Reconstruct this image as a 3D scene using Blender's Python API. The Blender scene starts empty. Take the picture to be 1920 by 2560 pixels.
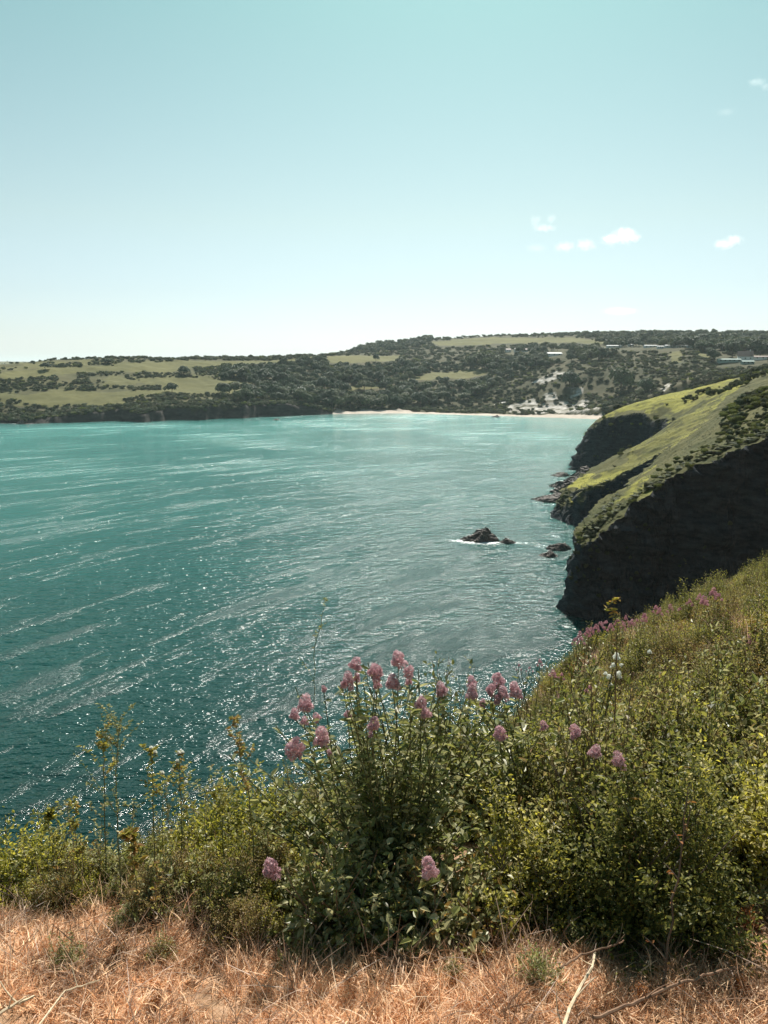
import bpy, math, random
import numpy as np
from mathutils import Vector, Matrix, Euler, Quaternion

random.seed(7)
RNG = np.random.default_rng(11)
R = math.radians
scn = bpy.context.scene
C = scn.collection

# ------------------------------------------------------------------ camera, sky, sun, exposure
EYE = 42.0                       # eye height above the sea
FPX = 1934.0                     # focal length in photo pixels (photo 1920 x 2560)
PITCH = math.atan((1280 - 914) / FPX)
cam_d = bpy.data.cameras.new('camera')
cam = bpy.data.objects.new('camera', cam_d); C.objects.link(cam)
cam_d.sensor_fit = 'VERTICAL'; cam_d.sensor_height = 36.0
cam_d.lens = 36.0 * FPX / 2560
cam_d.clip_start = 0.05; cam_d.clip_end = 60000
cam.location = (0, 0, EYE)
cam.rotation_euler = (R(90) - PITCH, 0, 0)
scn.camera = cam

SUN_AZ, SUN_EL = R(7), R(47)
world = bpy.data.worlds.new('World'); scn.world = world; world.use_nodes = True
nt = world.node_tree; nt.nodes.clear()
sky = nt.nodes.new('ShaderNodeTexSky'); sky.sky_type = 'NISHITA'; sky.sun_disc = False
sky.sun_elevation = SUN_EL; sky.sun_rotation = SUN_AZ
sky.altitude = 40; sky.air_density = 1.0; sky.dust_density = 0.9; sky.ozone_density = 1.0
tint = nt.nodes.new('ShaderNodeMix'); tint.data_type = 'RGBA'; tint.blend_type = 'MULTIPLY'
tint.inputs['Factor'].default_value = 1.0
wtc = nt.nodes.new('ShaderNodeTexCoord'); wsp = nt.nodes.new('ShaderNodeSeparateXYZ'); wrp = nt.nodes.new('ShaderNodeValToRGB')
_e = wrp.color_ramp.elements
while len(_e) < 4: _e.new(.5)
for _k, (_p, _c) in enumerate([(0.0, (1.10, 1.22, 1.42)), (.17, (1.02, 1.20, 1.09)), (.38, (.74, 1.15, .99)), (1.0, (.46, 1.0, .98))]): _e[_k].position = _p; _e[_k].color = (_c[0] / 1.5, _c[1] / 1.5, _c[2] / 1.5, 1)
nt.links.new(wtc.outputs['Generated'], wsp.inputs[0]); nt.links.new(wsp.outputs[2], wrp.inputs[0]); nt.links.new(wrp.outputs[0], tint.inputs['B'])
hsv = nt.nodes.new('ShaderNodeHueSaturation'); hsv.inputs['Saturation'].default_value = 0.62; hsv.inputs['Value'].default_value = 1.5
bg = nt.nodes.new('ShaderNodeBackground'); bg.inputs['Strength'].default_value = 0.050
wo = nt.nodes.new('ShaderNodeOutputWorld')
nt.links.new(sky.outputs[0], hsv.inputs['Color'])
nt.links.new(hsv.outputs[0], tint.inputs['A'])
nt.links.new(tint.outputs['Result'], bg.inputs['Color'])
nt.links.new(bg.outputs[0], wo.inputs['Surface'])

sun_d = bpy.data.lights.new('sun', 'SUN'); sun_d.energy = 5.0; sun_d.angle = R(0.5); sun_d.color = (1.0, 0.94, 0.86)
sun = bpy.data.objects.new('sun', sun_d); C.objects.link(sun)
SUNV = Vector((math.sin(SUN_AZ) * math.cos(SUN_EL), math.cos(SUN_AZ) * math.cos(SUN_EL), math.sin(SUN_EL)))
sun.rotation_euler = SUNV.to_track_quat('Z', 'Y').to_euler(); sun.location = (30, 100, 200)

scn.view_settings.view_transform = 'Standard'; scn.view_settings.look = 'None'
scn.view_settings.exposure = 0.84; scn.view_settings.gamma = 1.0
scn.render.engine = 'CYCLES'
cy = scn.cycles
cy.max_bounces = 6; cy.diffuse_bounces = 3; cy.glossy_bounces = 2; cy.transmission_bounces = 4
cy.transparent_max_bounces = 8; cy.volume_bounces = 2; cy.sample_clamp_indirect = 4; cy.sample_clamp_direct = 20
cy.use_denoising = True; cy.denoiser = 'OPENIMAGEDENOISE'; cy.denoising_input_passes = 'RGB_ALBEDO_NORMAL'; cy.caustics_reflective = False; cy.caustics_refractive = False
cy.volume_step_rate = 2.0

# ------------------------------------------------------------------ maths helpers
SP, CP = math.sin(PITCH), math.cos(PITCH)
def ray(px, py):
    cx = (px - 960) / FPX; cyy = (1280 - py) / FPX
    return cx, CP + cyy * SP, -SP + cyy * CP
def W(px, py, Y):
    a, b, c = ray(px, py); t = Y / b
    return (a * t, Y, EYE + c * t)
def WZ(px, py, z):
    a, b, c = ray(px, py); t = (z - EYE) / c
    return (a * t, b * t, z)
def proj(P):
    P = np.asarray(P, float)
    x, y, z = P[..., 0], P[..., 1], P[..., 2] - EYE
    f = y * CP - z * SP; u = y * SP + z * CP
    f = np.where(np.abs(f) < 1e-6, 1e-6, f)
    return 960 + FPX * x / f, 1280 - FPX * u / f

def _hash(ix, iy, iz, seed):
    h = (ix.astype(np.int64) * 374761393 + iy.astype(np.int64) * 668265263 + iz.astype(np.int64) * 2147483647 + seed * 144665) & 0xffffffff
    h = ((h ^ (h >> 13)) * 1274126177) & 0xffffffff
    h = ((h ^ (h >> 15)) * 2246822519) & 0xffffffff
    return ((h ^ (h >> 16)) & 0xffffff) / float(0xffffff)
def vnoise(x, y, z=0.0, seed=0):
    x, y, z = np.broadcast_arrays(np.asarray(x, float), np.asarray(y, float), np.asarray(z, float))
    ix, iy, iz = np.floor(x), np.floor(y), np.floor(z)
    fx, fy, fz = x - ix, y - iy, z - iz
    fx, fy, fz = [f * f * (3 - 2 * f) for f in (fx, fy, fz)]
    r = 0
    for dx in (0, 1):
        for dy in (0, 1):
            for dz in (0, 1):
                w = (fx if dx else 1 - fx) * (fy if dy else 1 - fy) * (fz if dz else 1 - fz)
                r = r + w * _hash(ix + dx, iy + dy, iz + dz, seed)
    return r * 2 - 1
def fbm(x, y, z=0.0, octv=4, seed=0, gain=0.5):
    a, s, r = 1.0, 1.0, 0
    for k in range(octv):
        r = r + a * vnoise(np.asarray(x) * s, np.asarray(y) * s, np.asarray(z) * s, seed + k * 17); a *= gain; s *= 2.03
    return r
class RBF:
    def __init__(self, pts, smooth=0.0):
        P = np.array(pts, float); self.p = P[:, :2]; n = len(P)
        D = np.linalg.norm(self.p[:, None] - self.p[None], axis=2)
        A = np.zeros((n + 3, n + 3)); A[:n, :n] = D + np.eye(n) * -smooth
        A[:n, n] = 1; A[:n, n + 1:] = self.p; A[n, :n] = 1; A[n + 1:, :n] = self.p.T
        self.w = np.linalg.solve(A, np.r_[P[:, 2], 0, 0, 0]); self.n = n
    def __call__(self, x, y):
        x = np.asarray(x, float); y = np.asarray(y, float)
        r = self.w[self.n] + self.w[self.n + 1] * x + self.w[self.n + 2] * y
        for (a, b), w in zip(self.p, self.w[:self.n]): r = r + w * np.sqrt((x - a) ** 2 + (y - b) ** 2 + 1e-3)
        return r
def poly_in(x, y, poly):
    x = np.asarray(x, float); y = np.asarray(y, float); ins = np.zeros(x.shape, bool); n = len(poly)
    for i in range(n):
        (x1, y1), (x2, y2) = poly[i], poly[(i + 1) % n]
        c = ((y1 > y) != (y2 > y)) & (x < (x2 - x1) * (y - y1) / ((y2 - y1) if y2 != y1 else 1e-9) + x1)
        ins ^= c
    return ins
def line_dist(x, y, poly):
    d = np.full(np.shape(x), 1e9)
    for (x1, y1), (x2, y2) in zip(poly[:-1], poly[1:]):
        vx, vy = x2 - x1, y2 - y1; L = vx * vx + vy * vy + 1e-9
        t = np.clip(((x - x1) * vx + (y - y1) * vy) / L, 0, 1)
        d = np.minimum(d, np.hypot(x - x1 - t * vx, y - y1 - t * vy))
    return d
def sstep(a, b, x):
    t = np.clip((x - a) / (b - a), 0, 1); return t * t * (3 - 2 * t)

# ------------------------------------------------------------------ object helpers
def mesh_np(name, V, F, mats=(), smooth=False, fmat=None):
    """V (n,3); F (m,k) int array or list of lists"""
    me = bpy.data.meshes.new(name)
    V = np.asarray(V, np.float32)
    if isinstance(F, np.ndarray):
        m, k = F.shape; loops = F.reshape(-1).astype(np.int32); starts = np.arange(m, dtype=np.int32) * k
    else:
        loops = np.array([i for f in F for i in f], np.int32)
        ln = np.array([len(f) for f in F]); starts = np.r_[0, np.cumsum(ln)[:-1]].astype(np.int32)
    me.vertices.add(len(V)); me.vertices.foreach_set('co', V.reshape(-1))
    me.loops.add(len(loops)); me.loops.foreach_set('vertex_index', loops)
    me.polygons.add(len(starts)); me.polygons.foreach_set('loop_start', starts)
    if fmat is not None: me.polygons.foreach_set('material_index', np.asarray(fmat, np.int32))
    me.update(calc_edges=True)
    me.polygons.foreach_set('use_smooth', np.full(len(starts), bool(smooth)))
    for m_ in mats: me.materials.append(m_)
    return me
def obj(name, me, parent=None, link=True):
    o = bpy.data.objects.new(name, me)
    if link: C.objects.link(o)
    if parent is not None: o.parent = parent
    return o
def tag(o, label=None, cat=None, group=None, kind=None):
    if label: o['label'] = label
    if cat: o['category'] = cat
    if group: o['group'] = group
    if kind: o['kind'] = kind
    return o
def attr(me, name, arr):
    a = me.attributes.new(name, 'FLOAT', 'POINT'); a.data.foreach_set('value', np.asarray(arr, np.float32).reshape(-1))
def grid_faces(nr, nc):
    i = np.arange(nr - 1)[:, None] * nc + np.arange(nc - 1)[None]
    return np.stack([i, i + 1, i + nc + 1, i + nc], -1).reshape(-1, 4)
class Geo:
    def __init__(s): s.V = []; s.F = []; s.n = 0; s.M = []
    def add(s, V, F, m=0):
        V = np.asarray(V, float); s.V.append(V); s.F += [[i + s.n for i in f] for f in F]; s.M += [m] * len(F); s.n += len(V)
    def tube(s, pts, r0, r1, k=4, m=0):
        pts = [Vector(p) for p in pts]; n = len(pts); V = []
        for i, p in enumerate(pts):
            d = (pts[min(i + 1, n - 1)] - pts[max(i - 1, 0)]); d = d.normalized() if d.length > 1e-9 else Vector((0, 0, 1))
            a = d.orthogonal().normalized(); b = d.cross(a); r = r0 + (r1 - r0) * i / max(n - 1, 1)
            for j in range(k):
                t = 2 * math.pi * j / k; V.append(p + a * (r * math.cos(t)) + b * (r * math.sin(t)))
        F = []
        for i in range(n - 1):
            for j in range(k): F.append([i * k + j, i * k + (j + 1) % k, (i + 1) * k + (j + 1) % k, (i + 1) * k + j])
        F.append(list(range(k))[::-1]); F.append([(n - 1) * k + j for j in range(k)])
        s.add(V, F, m)
    def box(s, x0, x1, y0, y1, z0, z1, m=0):
        V = [(x, y, z) for z in (z0, z1) for y in (y0, y1) for x in (x0, x1)]
        s.add(V, [[0, 2, 3, 1], [4, 5, 7, 6], [0, 1, 5, 4], [2, 6, 7, 3], [0, 4, 6, 2], [1, 3, 7, 5]], m)
    def mesh(s, name, mats=(), smooth=False):
        return mesh_np(name, np.concatenate(s.V), s.F, mats, smooth, s.M)

def leaf_arrays(P, D, N, L, Wd, fold=0.35, curl=0.15):
    """leaves: six-vertex folded ovals. P base, D direction, N approx normal, L length, Wd width (arrays)."""
    D = D / (np.linalg.norm(D, axis=1, keepdims=True) + 1e-9)
    S = np.cross(D, N); S /= (np.linalg.norm(S, axis=1, keepdims=True) + 1e-9); N = np.cross(S, D)
    L = np.asarray(L)[:, None]; Wd = np.asarray(Wd)[:, None] * 0.5
    b = P; t = P + D * L - N * L * curl
    up = N * Wd * fold
    r1 = P + D * L * .32 + S * Wd + up; r2 = P + D * L * .70 + S * Wd * .75 + up - N * L * curl * .5
    l1 = P + D * L * .32 - S * Wd + up; l2 = P + D * L * .70 - S * Wd * .75 + up - N * L * curl * .5
    n = len(P); V = np.stack([b, r1, r2, t, l2, l1], 1).reshape(-1, 3)
    o = (np.arange(n) * 6)[:, None]
    F = np.concatenate([o + np.array([[0, 1, 2, 3]]), o + np.array([[0, 3, 4, 5]])], 1).reshape(-1, 4)
    return V, F
def rand_dirs(n, rng, zmin=-1):
    z = rng.uniform(zmin, 1, n); a = rng.uniform(0, 2 * math.pi, n); r = np.sqrt(1 - z * z)
    return np.stack([r * np.cos(a), r * np.sin(a), z], 1)

def scatter(name, pts, idx, rot, scl, coll, label=None, kind='stuff', cat=None):
    """one object: instances of the meshes in an unlinked collection on the object's own points"""
    n = len(pts); me = bpy.data.meshes.new(name); me.vertices.add(n); me.vertices.foreach_set('co', np.asarray(pts, np.float32).reshape(-1))
    a = me.attributes.new('idx', 'INT', 'POINT'); a.data.foreach_set('value', np.asarray(idx, np.int32))
    a = me.attributes.new('rot', 'FLOAT_VECTOR', 'POINT'); a.data.foreach_set('vector', np.asarray(rot, np.float32).reshape(-1))
    scl = np.asarray(scl, float)
    if scl.ndim == 1: scl = np.repeat(scl[:, None], 3, 1)
    a = me.attributes.new('scl', 'FLOAT_VECTOR', 'POINT'); a.data.foreach_set('vector', scl.astype(np.float32).reshape(-1))
    ng = bpy.data.node_groups.new(name + '_nodes', 'GeometryNodeTree')
    ng.interface.new_socket('Geometry', in_out='INPUT', socket_type='NodeSocketGeometry')
    ng.interface.new_socket('Geometry', in_out='OUTPUT', socket_type='NodeSocketGeometry')
    N = ng.nodes; gi = N.new('NodeGroupInput'); go = N.new('NodeGroupOutput')
    ci = N.new('GeometryNodeCollectionInfo'); ci.inputs['Collection'].default_value = coll
    ci.inputs['Separate Children'].default_value = True; ci.inputs['Reset Children'].default_value = True
    iop = N.new('GeometryNodeInstanceOnPoints'); iop.inputs['Pick Instance'].default_value = True
    def na(nm, t):
        q = N.new('GeometryNodeInputNamedAttribute'); q.data_type = t; q.inputs['Name'].default_value = nm; return q
    L = ng.links
    L.new(gi.outputs[0], iop.inputs['Points']); L.new(ci.outputs[0], iop.inputs['Instance'])
    L.new(na('idx', 'INT').outputs['Attribute'], iop.inputs['Instance Index'])
    e2r = N.new('FunctionNodeEulerToRotation'); L.new(na('rot', 'FLOAT_VECTOR').outputs['Attribute'], e2r.inputs[0])
    L.new(e2r.outputs[0], iop.inputs['Rotation'])
    L.new(na('scl', 'FLOAT_VECTOR').outputs['Attribute'], iop.inputs['Scale'])
    L.new(iop.outputs[0], go.inputs[0])
    o = obj(name, me); md = o.modifiers.new('scatter', 'NODES'); md.node_group = ng
    tag(o, label, cat, None, kind)
    return o
def proto_coll(name, meshes):
    c = bpy.data.collections.new(name)
    for i, m in enumerate(meshes):
        o = bpy.data.objects.new('%s_%02d' % (name, i), m); c.objects.link(o)
    return c

# ------------------------------------------------------------------ materials
def nmat(name):
    m = bpy.data.materials.new(name); m.use_nodes = True; m.node_tree.nodes.clear()
    return m, m.node_tree.nodes, m.node_tree.links
def ramp(N, stops):
    r = N.new('ShaderNodeValToRGB'); e = r.color_ramp.elements
    while len(e) < len(stops): e.new(0.5)
    for k, (p, c) in enumerate(stops): e[k].position = p; e[k].color = (*c, 1)
    return r
def leaf_mat(name, cols, trans=0.4, rough=0.5, spec=0.35, island=True, clump=None):
    """cols: list of colours picked at random per leaf"""
    m, N, L = nmat(name)
    out = N.new('ShaderNodeOutputMaterial')
    ge = N.new('ShaderNodeNewGeometry'); oi = N.new('ShaderNodeObjectInfo')
    if name in ('thicket_leaf', 'dark_thicket_leaf', 'olive_thicket_leaf', 'valerian_leaf'): cols = [tuple(min(.6, v * 1.28) for v in c) for c in cols]
    n = len(cols); rp = ramp(N, [((i + 0.5) / n, c) for i, c in enumerate(cols)])
    if island:
        a = N.new('ShaderNodeMath'); a.operation = 'MULTIPLY_ADD'; L.new(ge.outputs['Random Per Island'], a.inputs[0]); a.inputs[1].default_value = .62
        b = N.new('ShaderNodeMath'); b.operation = 'MULTIPLY'; L.new(oi.outputs['Random'], b.inputs[0]); b.inputs[1].default_value = .38
        L.new(b.outputs[0], a.inputs[2]); L.new(a.outputs[0], rp.inputs[0])
    else:
        L.new(oi.outputs['Random'], rp.inputs[0])
    p = N.new('ShaderNodeBsdfPrincipled'); p.inputs['Roughness'].default_value = rough; p.inputs['Specular IOR Level'].default_value = spec
    t = N.new('ShaderNodeBsdfTranslucent')
    hs = N.new('ShaderNodeHueSaturation'); hs.inputs['Value'].default_value = 1.25; hs.inputs['Saturation'].default_value = 1.1
    L.new(rp.outputs[0], p.inputs['Base Color']); L.new(rp.outputs[0], hs.inputs['Color']); L.new(hs.outputs[0], t.inputs[0])
    mx = N.new('ShaderNodeMixShader'); mx.inputs[0].default_value = trans
    L.new(p.outputs[0], mx.inputs[1]); L.new(t.outputs[0], mx.inputs[2]); L.new(mx.outputs[0], out.inputs[0])
    return m
def noise_mat(name, stops, scale=5, detail=6, rough=0.9, bump=0.0, bdist=0.1, stretch=None, spec=0.2):
    m, N, L = nmat(name); out = N.new('ShaderNodeOutputMaterial')
    ge = N.new('ShaderNodeNewGeometry'); mp = N.new('ShaderNodeMapping'); L.new(ge.outputs['Position'], mp.inputs[0])
    if stretch: mp.inputs['Scale'].default_value = stretch
    nz = N.new('ShaderNodeTexNoise'); nz.inputs['Scale'].default_value = scale; nz.inputs['Detail'].default_value = detail; nz.inputs['Roughness'].default_value = .65
    L.new(mp.outputs[0], nz.inputs['Vector']); rp = ramp(N, stops); L.new(nz.outputs['Fac'], rp.inputs[0])
    p = N.new('ShaderNodeBsdfPrincipled'); p.inputs['Roughness'].default_value = rough; p.inputs['Specular IOR Level'].default_value = spec
    L.new(rp.outputs[0], p.inputs['Base Color'])
    if bump:
        b = N.new('ShaderNodeBump'); b.inputs['Strength'].default_value = bump; b.inputs['Distance'].default_value = bdist
        L.new(nz.outputs['Fac'], b.inputs['Height']); L.new(b.outputs[0], p.inputs['Normal'])
    L.new(p.outputs[0], out.inputs[0]); return m
M_BARK = noise_mat('bark', [(0.3, (.05, .04, .03)), (0.7, (.16, .13, .10))], 20)
M_STEMG = noise_mat('green_stem', [(0.3, (.06, .08, .03)), (0.7, (.14, .13, .06))], 30)
M_STEMB = noise_mat('brown_stem', [(0.3, (.10, .06, .035)), (0.7, (.24, .16, .10))], 40)
M_LEAFA = leaf_mat('thicket_leaf', [(.05, .06, .016), (.14, .145, .03), (.24, .225, .045), (.46, .41, .09), (.06, .066, .028), (.40, .36, .19), (.18, .17, .035)], .5, .45, .3)
M_LEAFB = leaf_mat('valerian_leaf', [(.07, .085, .028), (.14, .155, .05), (.22, .22, .07), (.36, .34, .19), (.12, .125, .06), (.30, .17, .05)], .4, .42, .45)
M_LEAFC = leaf_mat('yellowing_leaf', [(.32, .30, .06), (.40, .34, .08), (.20, .20, .04), (.40, .25, .08), (.28, .17, .07)], .4)
M_LEAFO = leaf_mat('russet_leaf', [(.30, .12, .04), (.38, .17, .06), (.20, .08, .04), (.26, .17, .05)], .4)
M_STRAW = leaf_mat('dry_grass_blade', [(.76, .48, .29), (.88, .62, .41), (.92, .74, .54), (.62, .37, .22), (.28, .16, .10), (.86, .57, .36)], .5, .5, .35)
M_STRAWD = leaf_mat('dead_stem_blade', [(.26, .16, .10), (.40, .27, .19), (.18, .11, .07), (.52, .38, .29)], .25)
M_PINK = leaf_mat('pink_petal', [(.50, .30, .33), (.62, .43, .45), (.42, .23, .26), (.74, .58, .60), (.28, .14, .15)], .35, .6, .1)
M_MAGENTA = leaf_mat('magenta_petal', [(.42, .21, .25), (.52, .31, .34), (.30, .14, .17)], .35, .6, .1)
M_WHITE = leaf_mat('white_petal', [(.80, .80, .74), (.72, .72, .66), (.85, .85, .80)], .35, .6, .1)
M_TREE = leaf_mat('tree_foliage', [(.030, .056, .028), (.044, .076, .036), (.060, .094, .042)], .18, .6, .2, clump=1)
M_TREEO = leaf_mat('olive_foliage', [(.055, .085, .038), (.080, .105, .044), (.105, .120, .048)], .18, .6, .2)
M_SCRUB = leaf_mat('scrub_foliage', [(.026, .040, .018), (.042, .058, .024), (.065, .078, .03), (.085, .075, .038)], .25, .6, .2)
M_SCRUBL = leaf_mat('pale_scrub_foliage', [(.12, .15, .035), (.17, .19, .045), (.10, .12, .035), (.14, .13, .05)], .3, .6, .2)

# ------------------------------------------------------------------ coastlines (plan view, metres)
HC = [(400, 70), (200, 96), (140, 108), (100, 117), (75, 122), (50, 126.5), (36, 126), (32.6, 127), (31.8, 129.5), (33.5, 136), (38, 146), (42, 156), (47, 168), (58, 180), (66, 188), (60, 196), (51, 199),
      (47, 204), (47, 214), (50, 226), (57, 238), (70, 250), (88, 264), (98, 280), (95, 294), (83, 306), (76, 317), (80, 333), (94, 346), (114, 372), (134, 430), (154, 490), (178, 560), (206, 648)]
HEAD_POLY = HC + [(1200, 648), (1200, 70)]
FCpx = [(-900, 1084), (-500, 1072), (-200, 1064), (0, 1059), (60, 1061), (130, 1057), (220, 1055), (300, 1052), (360, 1055), (430, 1050), (500, 1050), (560, 1046), (610, 1046), (650, 1042), (700, 1041), (760, 1038), (850, 1035), (960, 1033.5),
        (1040, 1034), (1100, 1036), (1180, 1038), (1250, 1040), (1330, 1043), (1400, 1045), (1510, 1049)]
FC = [WZ(x, y, 0)[:2] for x, y in FCpx] + [(210, 600), (190, 520), (160, 430)]
FAR_POLY = FC + [(6000, 430), (6000, 9000), (-6000, 9000), (-6000, FC[0][1])]
def head_sd(x, y):
    s = line_dist(x, y, HC); return np.where(poly_in(x, y, HEAD_POLY), s, -s)
def far_sd(x, y):
    s = line_dist(x, y, FC); return np.where(poly_in(x, y, FAR_POLY), s, -s)

# ------------------------------------------------------------------ sea
ROCKS = [WZ(1203, 1354, 0)[:2], WZ(1268, 1356, 0)[:2]]
SPURS = [(1385, 1388, 5, 2.2), (1358, 1395, 3, 1.2), (1372, 1252, 9, 2.5), (1395, 1228, 6, 2.0), (1402, 1190, 5, 1.3), (1428, 1200, 6, 3.2)]
def build_sea():
    ys = np.concatenate([[-600, -300, -100, 0], np.arange(20, 360, 2.0), np.geomspace(362, 760, 120), np.geomspace(800, 20000, 40)])
    us = np.linspace(-1, 1, 301)
    Y, U = np.meshgrid(ys, us, indexing='ij'); X = U * (np.maximum(Y, 0) * 0.75 + 260)
    V = np.stack([X, Y, np.zeros_like(X)], -1).reshape(-1, 3)
    me = mesh_np('sea', V, grid_faces(*X.shape)[:, ::1], smooth=True)
    x, y = V[:, 0], V[:, 1]
    sd = -head_sd(x, y); w = 3.0 + 3.5 * (vnoise(x / 22, y / 22, 0, 5) > 0.0) + 2 * vnoise(x / 9, y / 9, 0, 6)
    foam = np.clip(1 - sd / np.maximum(w * .6, .5), 0, 1) * (sd > -6) * (y > 136) * .45
    for k, (px, py, a, b, amp) in enumerate([(1175, 1352, 9, 2.6, 1), (1215, 1358, 9, 2.2, 1), (1290, 1358, 8, 1.6, .9), (1365, 1366, 6, 4, .75), (1390, 1340, 5, 5, .7), (1365, 1397, 6, 1.2, .8), (1250, 1350, 12, 3, .35),
                                             (1345, 1255, 7, 2.2, .8), (1385, 1262, 12, 2.2, .7), (1395, 1187, 12, 3, .8), (1375, 1215, 10, 5, .6)]):
        c = WZ(px, py, 0); foam = np.maximum(foam, amp * np.exp(-((x - c[0]) / a) ** 2 - ((y - c[1]) / b) ** 2))
    fsd = -far_sd(x, y); foam = np.maximum(foam, .8 * np.clip(1 - fsd / 4, 0, 1) * (fsd > -6) * (np.abs(x) < 700))
    attr(me, 'foam', foam)
    fs2 = line_dist(x, y, FC[:-3]); shal = np.clip(1 - fs2 / 660, 0, 1); attr(me, 'shallow', shal)
    shore_dark = np.clip(1 - fsd / 45, 0, 1) * sstep(-40, -140, x - 120); attr(me, 'weed', shore_dark)  # darker water colour along the left part of the far shore
    m, N, L = nmat('sea_water'); out = N.new('ShaderNodeOutputMaterial')
    p = N.new('ShaderNodeBsdfPrincipled')
    ge = N.new('ShaderNodeNewGeometry')
    def at(n):
        a = N.new('ShaderNodeAttribute'); a.attribute_name = n; return a.outputs['Fac']
    def math_(op, a, b=None, c=None):
        q = N.new('ShaderNodeMath'); q.operation = op
        for i, v in enumerate((a, b, c)):
            if v is None: continue
            if isinstance(v, (int, float)): q.inputs[i].default_value = v
            else: L.new(v, q.inputs[i])
        return q.outputs[0]
    def noise(vec, sc, det=2, ro=.5):
        n = N.new('ShaderNodeTexNoise'); n.inputs['Scale'].default_value = sc; n.inputs['Detail'].default_value = det; n.inputs['Roughness'].default_value = ro
        L.new(vec, n.inputs['Vector']); return n.outputs['Fac']
    sp = N.new('ShaderNodeSeparateXYZ'); L.new(ge.outputs['Position'], sp.inputs[0])
    # wind lanes: arcs round a far centre
    dx = math_('SUBTRACT', sp.outputs[0], 194.0); dy = math_('SUBTRACT', sp.outputs[1], -23.0)
    r = math_('SQRT', math_('ADD', math_('MULTIPLY', dx, dx), math_('MULTIPLY', dy, dy)))
    th = math_('ARCTAN2', dy, dx)
    wv = N.new('ShaderNodeCombineXYZ'); L.new(math_('MULTIPLY', r, 1 / 7.0), wv.inputs[0]); L.new(math_('MULTIPLY', th, 7.0), wv.inputs[1])
    lane = noise(wv.outputs[0], 1.0, 3, .6)
    wv2 = N.new('ShaderNodeCombineXYZ'); L.new(math_('MULTIPLY', r, 1 / 2.4), wv2.inputs[0]); L.new(math_('MULTIPLY', th, 20.0), wv2.inputs[1])
    lane2 = noise(wv2.outputs[0], 1.0, 2, .5)
    big = noise(ge.outputs['Position'], .012, 2)
    s1 = math_('MULTIPLY', math_('SUBTRACT', lane, .50), 5.5); s2 = math_('MULTIPLY', math_('SUBTRACT', lane2, .5), 3.0)
    s3 = math_('MULTIPLY', math_('SUBTRACT', big, .5), 3.0)
    st = N.new('ShaderNodeClamp')
    def gust(cx, cy_, rx_, ry_, a):
        q1 = math_('MULTIPLY', math_('SUBTRACT', sp.outputs[0], cx), 1 / rx_); q2 = math_('MULTIPLY', math_('SUBTRACT', sp.outputs[1], cy_), 1 / ry_)
        return math_('MULTIPLY', math_('EXPONENT', math_('MULTIPLY', math_('ADD', math_('MULTIPLY', q1, q1), math_('MULTIPLY', q2, q2)), -1.0)), a)
    gs_ = math_('ADD', gust(20, 165, 32, 30, .45), math_('ADD', gust(48, 300, 50, 30, .4), gust(-2, 235, 38, 26, .35)))
    L.new(math_('ADD', math_('ADD', s1, s2), math_('ADD', s3, math_('SUBTRACT', gs_, .08))), st.inputs[0])
    streak = st.outputs[0]
    # waves
    mp = N.new('ShaderNodeMapping'); L.new(ge.outputs['Position'], mp.inputs[0]); mp.inputs['Rotation'].default_value = (0, 0, R(-15)); mp.inputs['Scale'].default_value = (.55, 1, 1)
    h1 = noise(mp.outputs[0], .22, 2, .5); h2 = noise(mp.outputs[0], .62, 3, .62); h3 = noise(mp.outputs[0], 3.2, 3, .6)
    amp = math_('MULTIPLY_ADD', streak, 1.9, .35)
    hh = math_('ADD', math_('MULTIPLY', h1, .8), math_('ADD', math_('MULTIPLY', h2, .80), math_('MULTIPLY', math_('MULTIPLY', h3, .24), amp)))
    bp = N.new('ShaderNodeBump'); bp.inputs['Strength'].default_value = 1.0; bp.inputs['Distance'].default_value = 1.0; L.new(hh, bp.inputs['Height'])
    L.new(bp.outputs[0], p.inputs['Normal'])
    # colour of the water body
    cr = ramp(N, [(0.0, (.001, .006, .005)), (0.14, (.0012, .012, .010)), (0.32, (.006, .078, .067)), (0.45, (.014, .115, .098)), (0.75, (.045, .21, .18)), (1.0, (.08, .29, .255))]); L.new(at('shallow'), cr.inputs[0])
    mott = N.new('ShaderNodeMix'); mott.data_type = 'RGBA'; mott.blend_type = 'MULTIPLY'; mott.inputs['Factor'].default_value = 1
    mr = ramp(N, [(0.3, (.75, .8, .8)), (0.7, (1.2, 1.15, 1.15))]); L.new(big, mr.inputs[0])
    L.new(cr.outputs[0], mott.inputs['A']); L.new(mr.outputs[0], mott.inputs['B'])
    weed = N.new('ShaderNodeMix'); weed.data_type = 'RGBA'; L.new(math_('MULTIPLY', at('weed'), .75), weed.inputs['Factor']); L.new(mott.outputs['Result'], weed.inputs['A']); weed.inputs['B'].default_value = (.02, .09, .08, 1)  # blends to the darker colour near the far left shore
    fn = noise(ge.outputs['Position'], 1.3, 5, .7)
    ff = N.new('ShaderNodeClamp'); L.new(math_('MULTIPLY', math_('SUBTRACT', math_('ADD', at('foam'), math_('MULTIPLY', fn, 1.5)), 1.38), 3.0), ff.inputs[0])
    # sea glitter painted into the colour as small white flecks inside the lanes
    fleck = noise(mp.outputs[0], 1.1, 4, .7)
    cf = N.new('ShaderNodeClamp'); L.new(math_('MULTIPLY', math_('SUBTRACT', math_('MULTIPLY_ADD', streak, .13, fleck), .74), 8.0), cf.inputs[0])
    fm = math_('MAXIMUM', ff.outputs[0], math_('MULTIPLY', cf.outputs[0], .6))
    fo = N.new('ShaderNodeMix'); fo.data_type = 'RGBA'; L.new(fm, fo.inputs['Factor']); L.new(weed.outputs['Result'], fo.inputs['A']); fo.inputs['B'].default_value = (.8, .84, .83, 1)
    L.new(fo.outputs['Result'], p.inputs['Base Color'])
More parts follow.
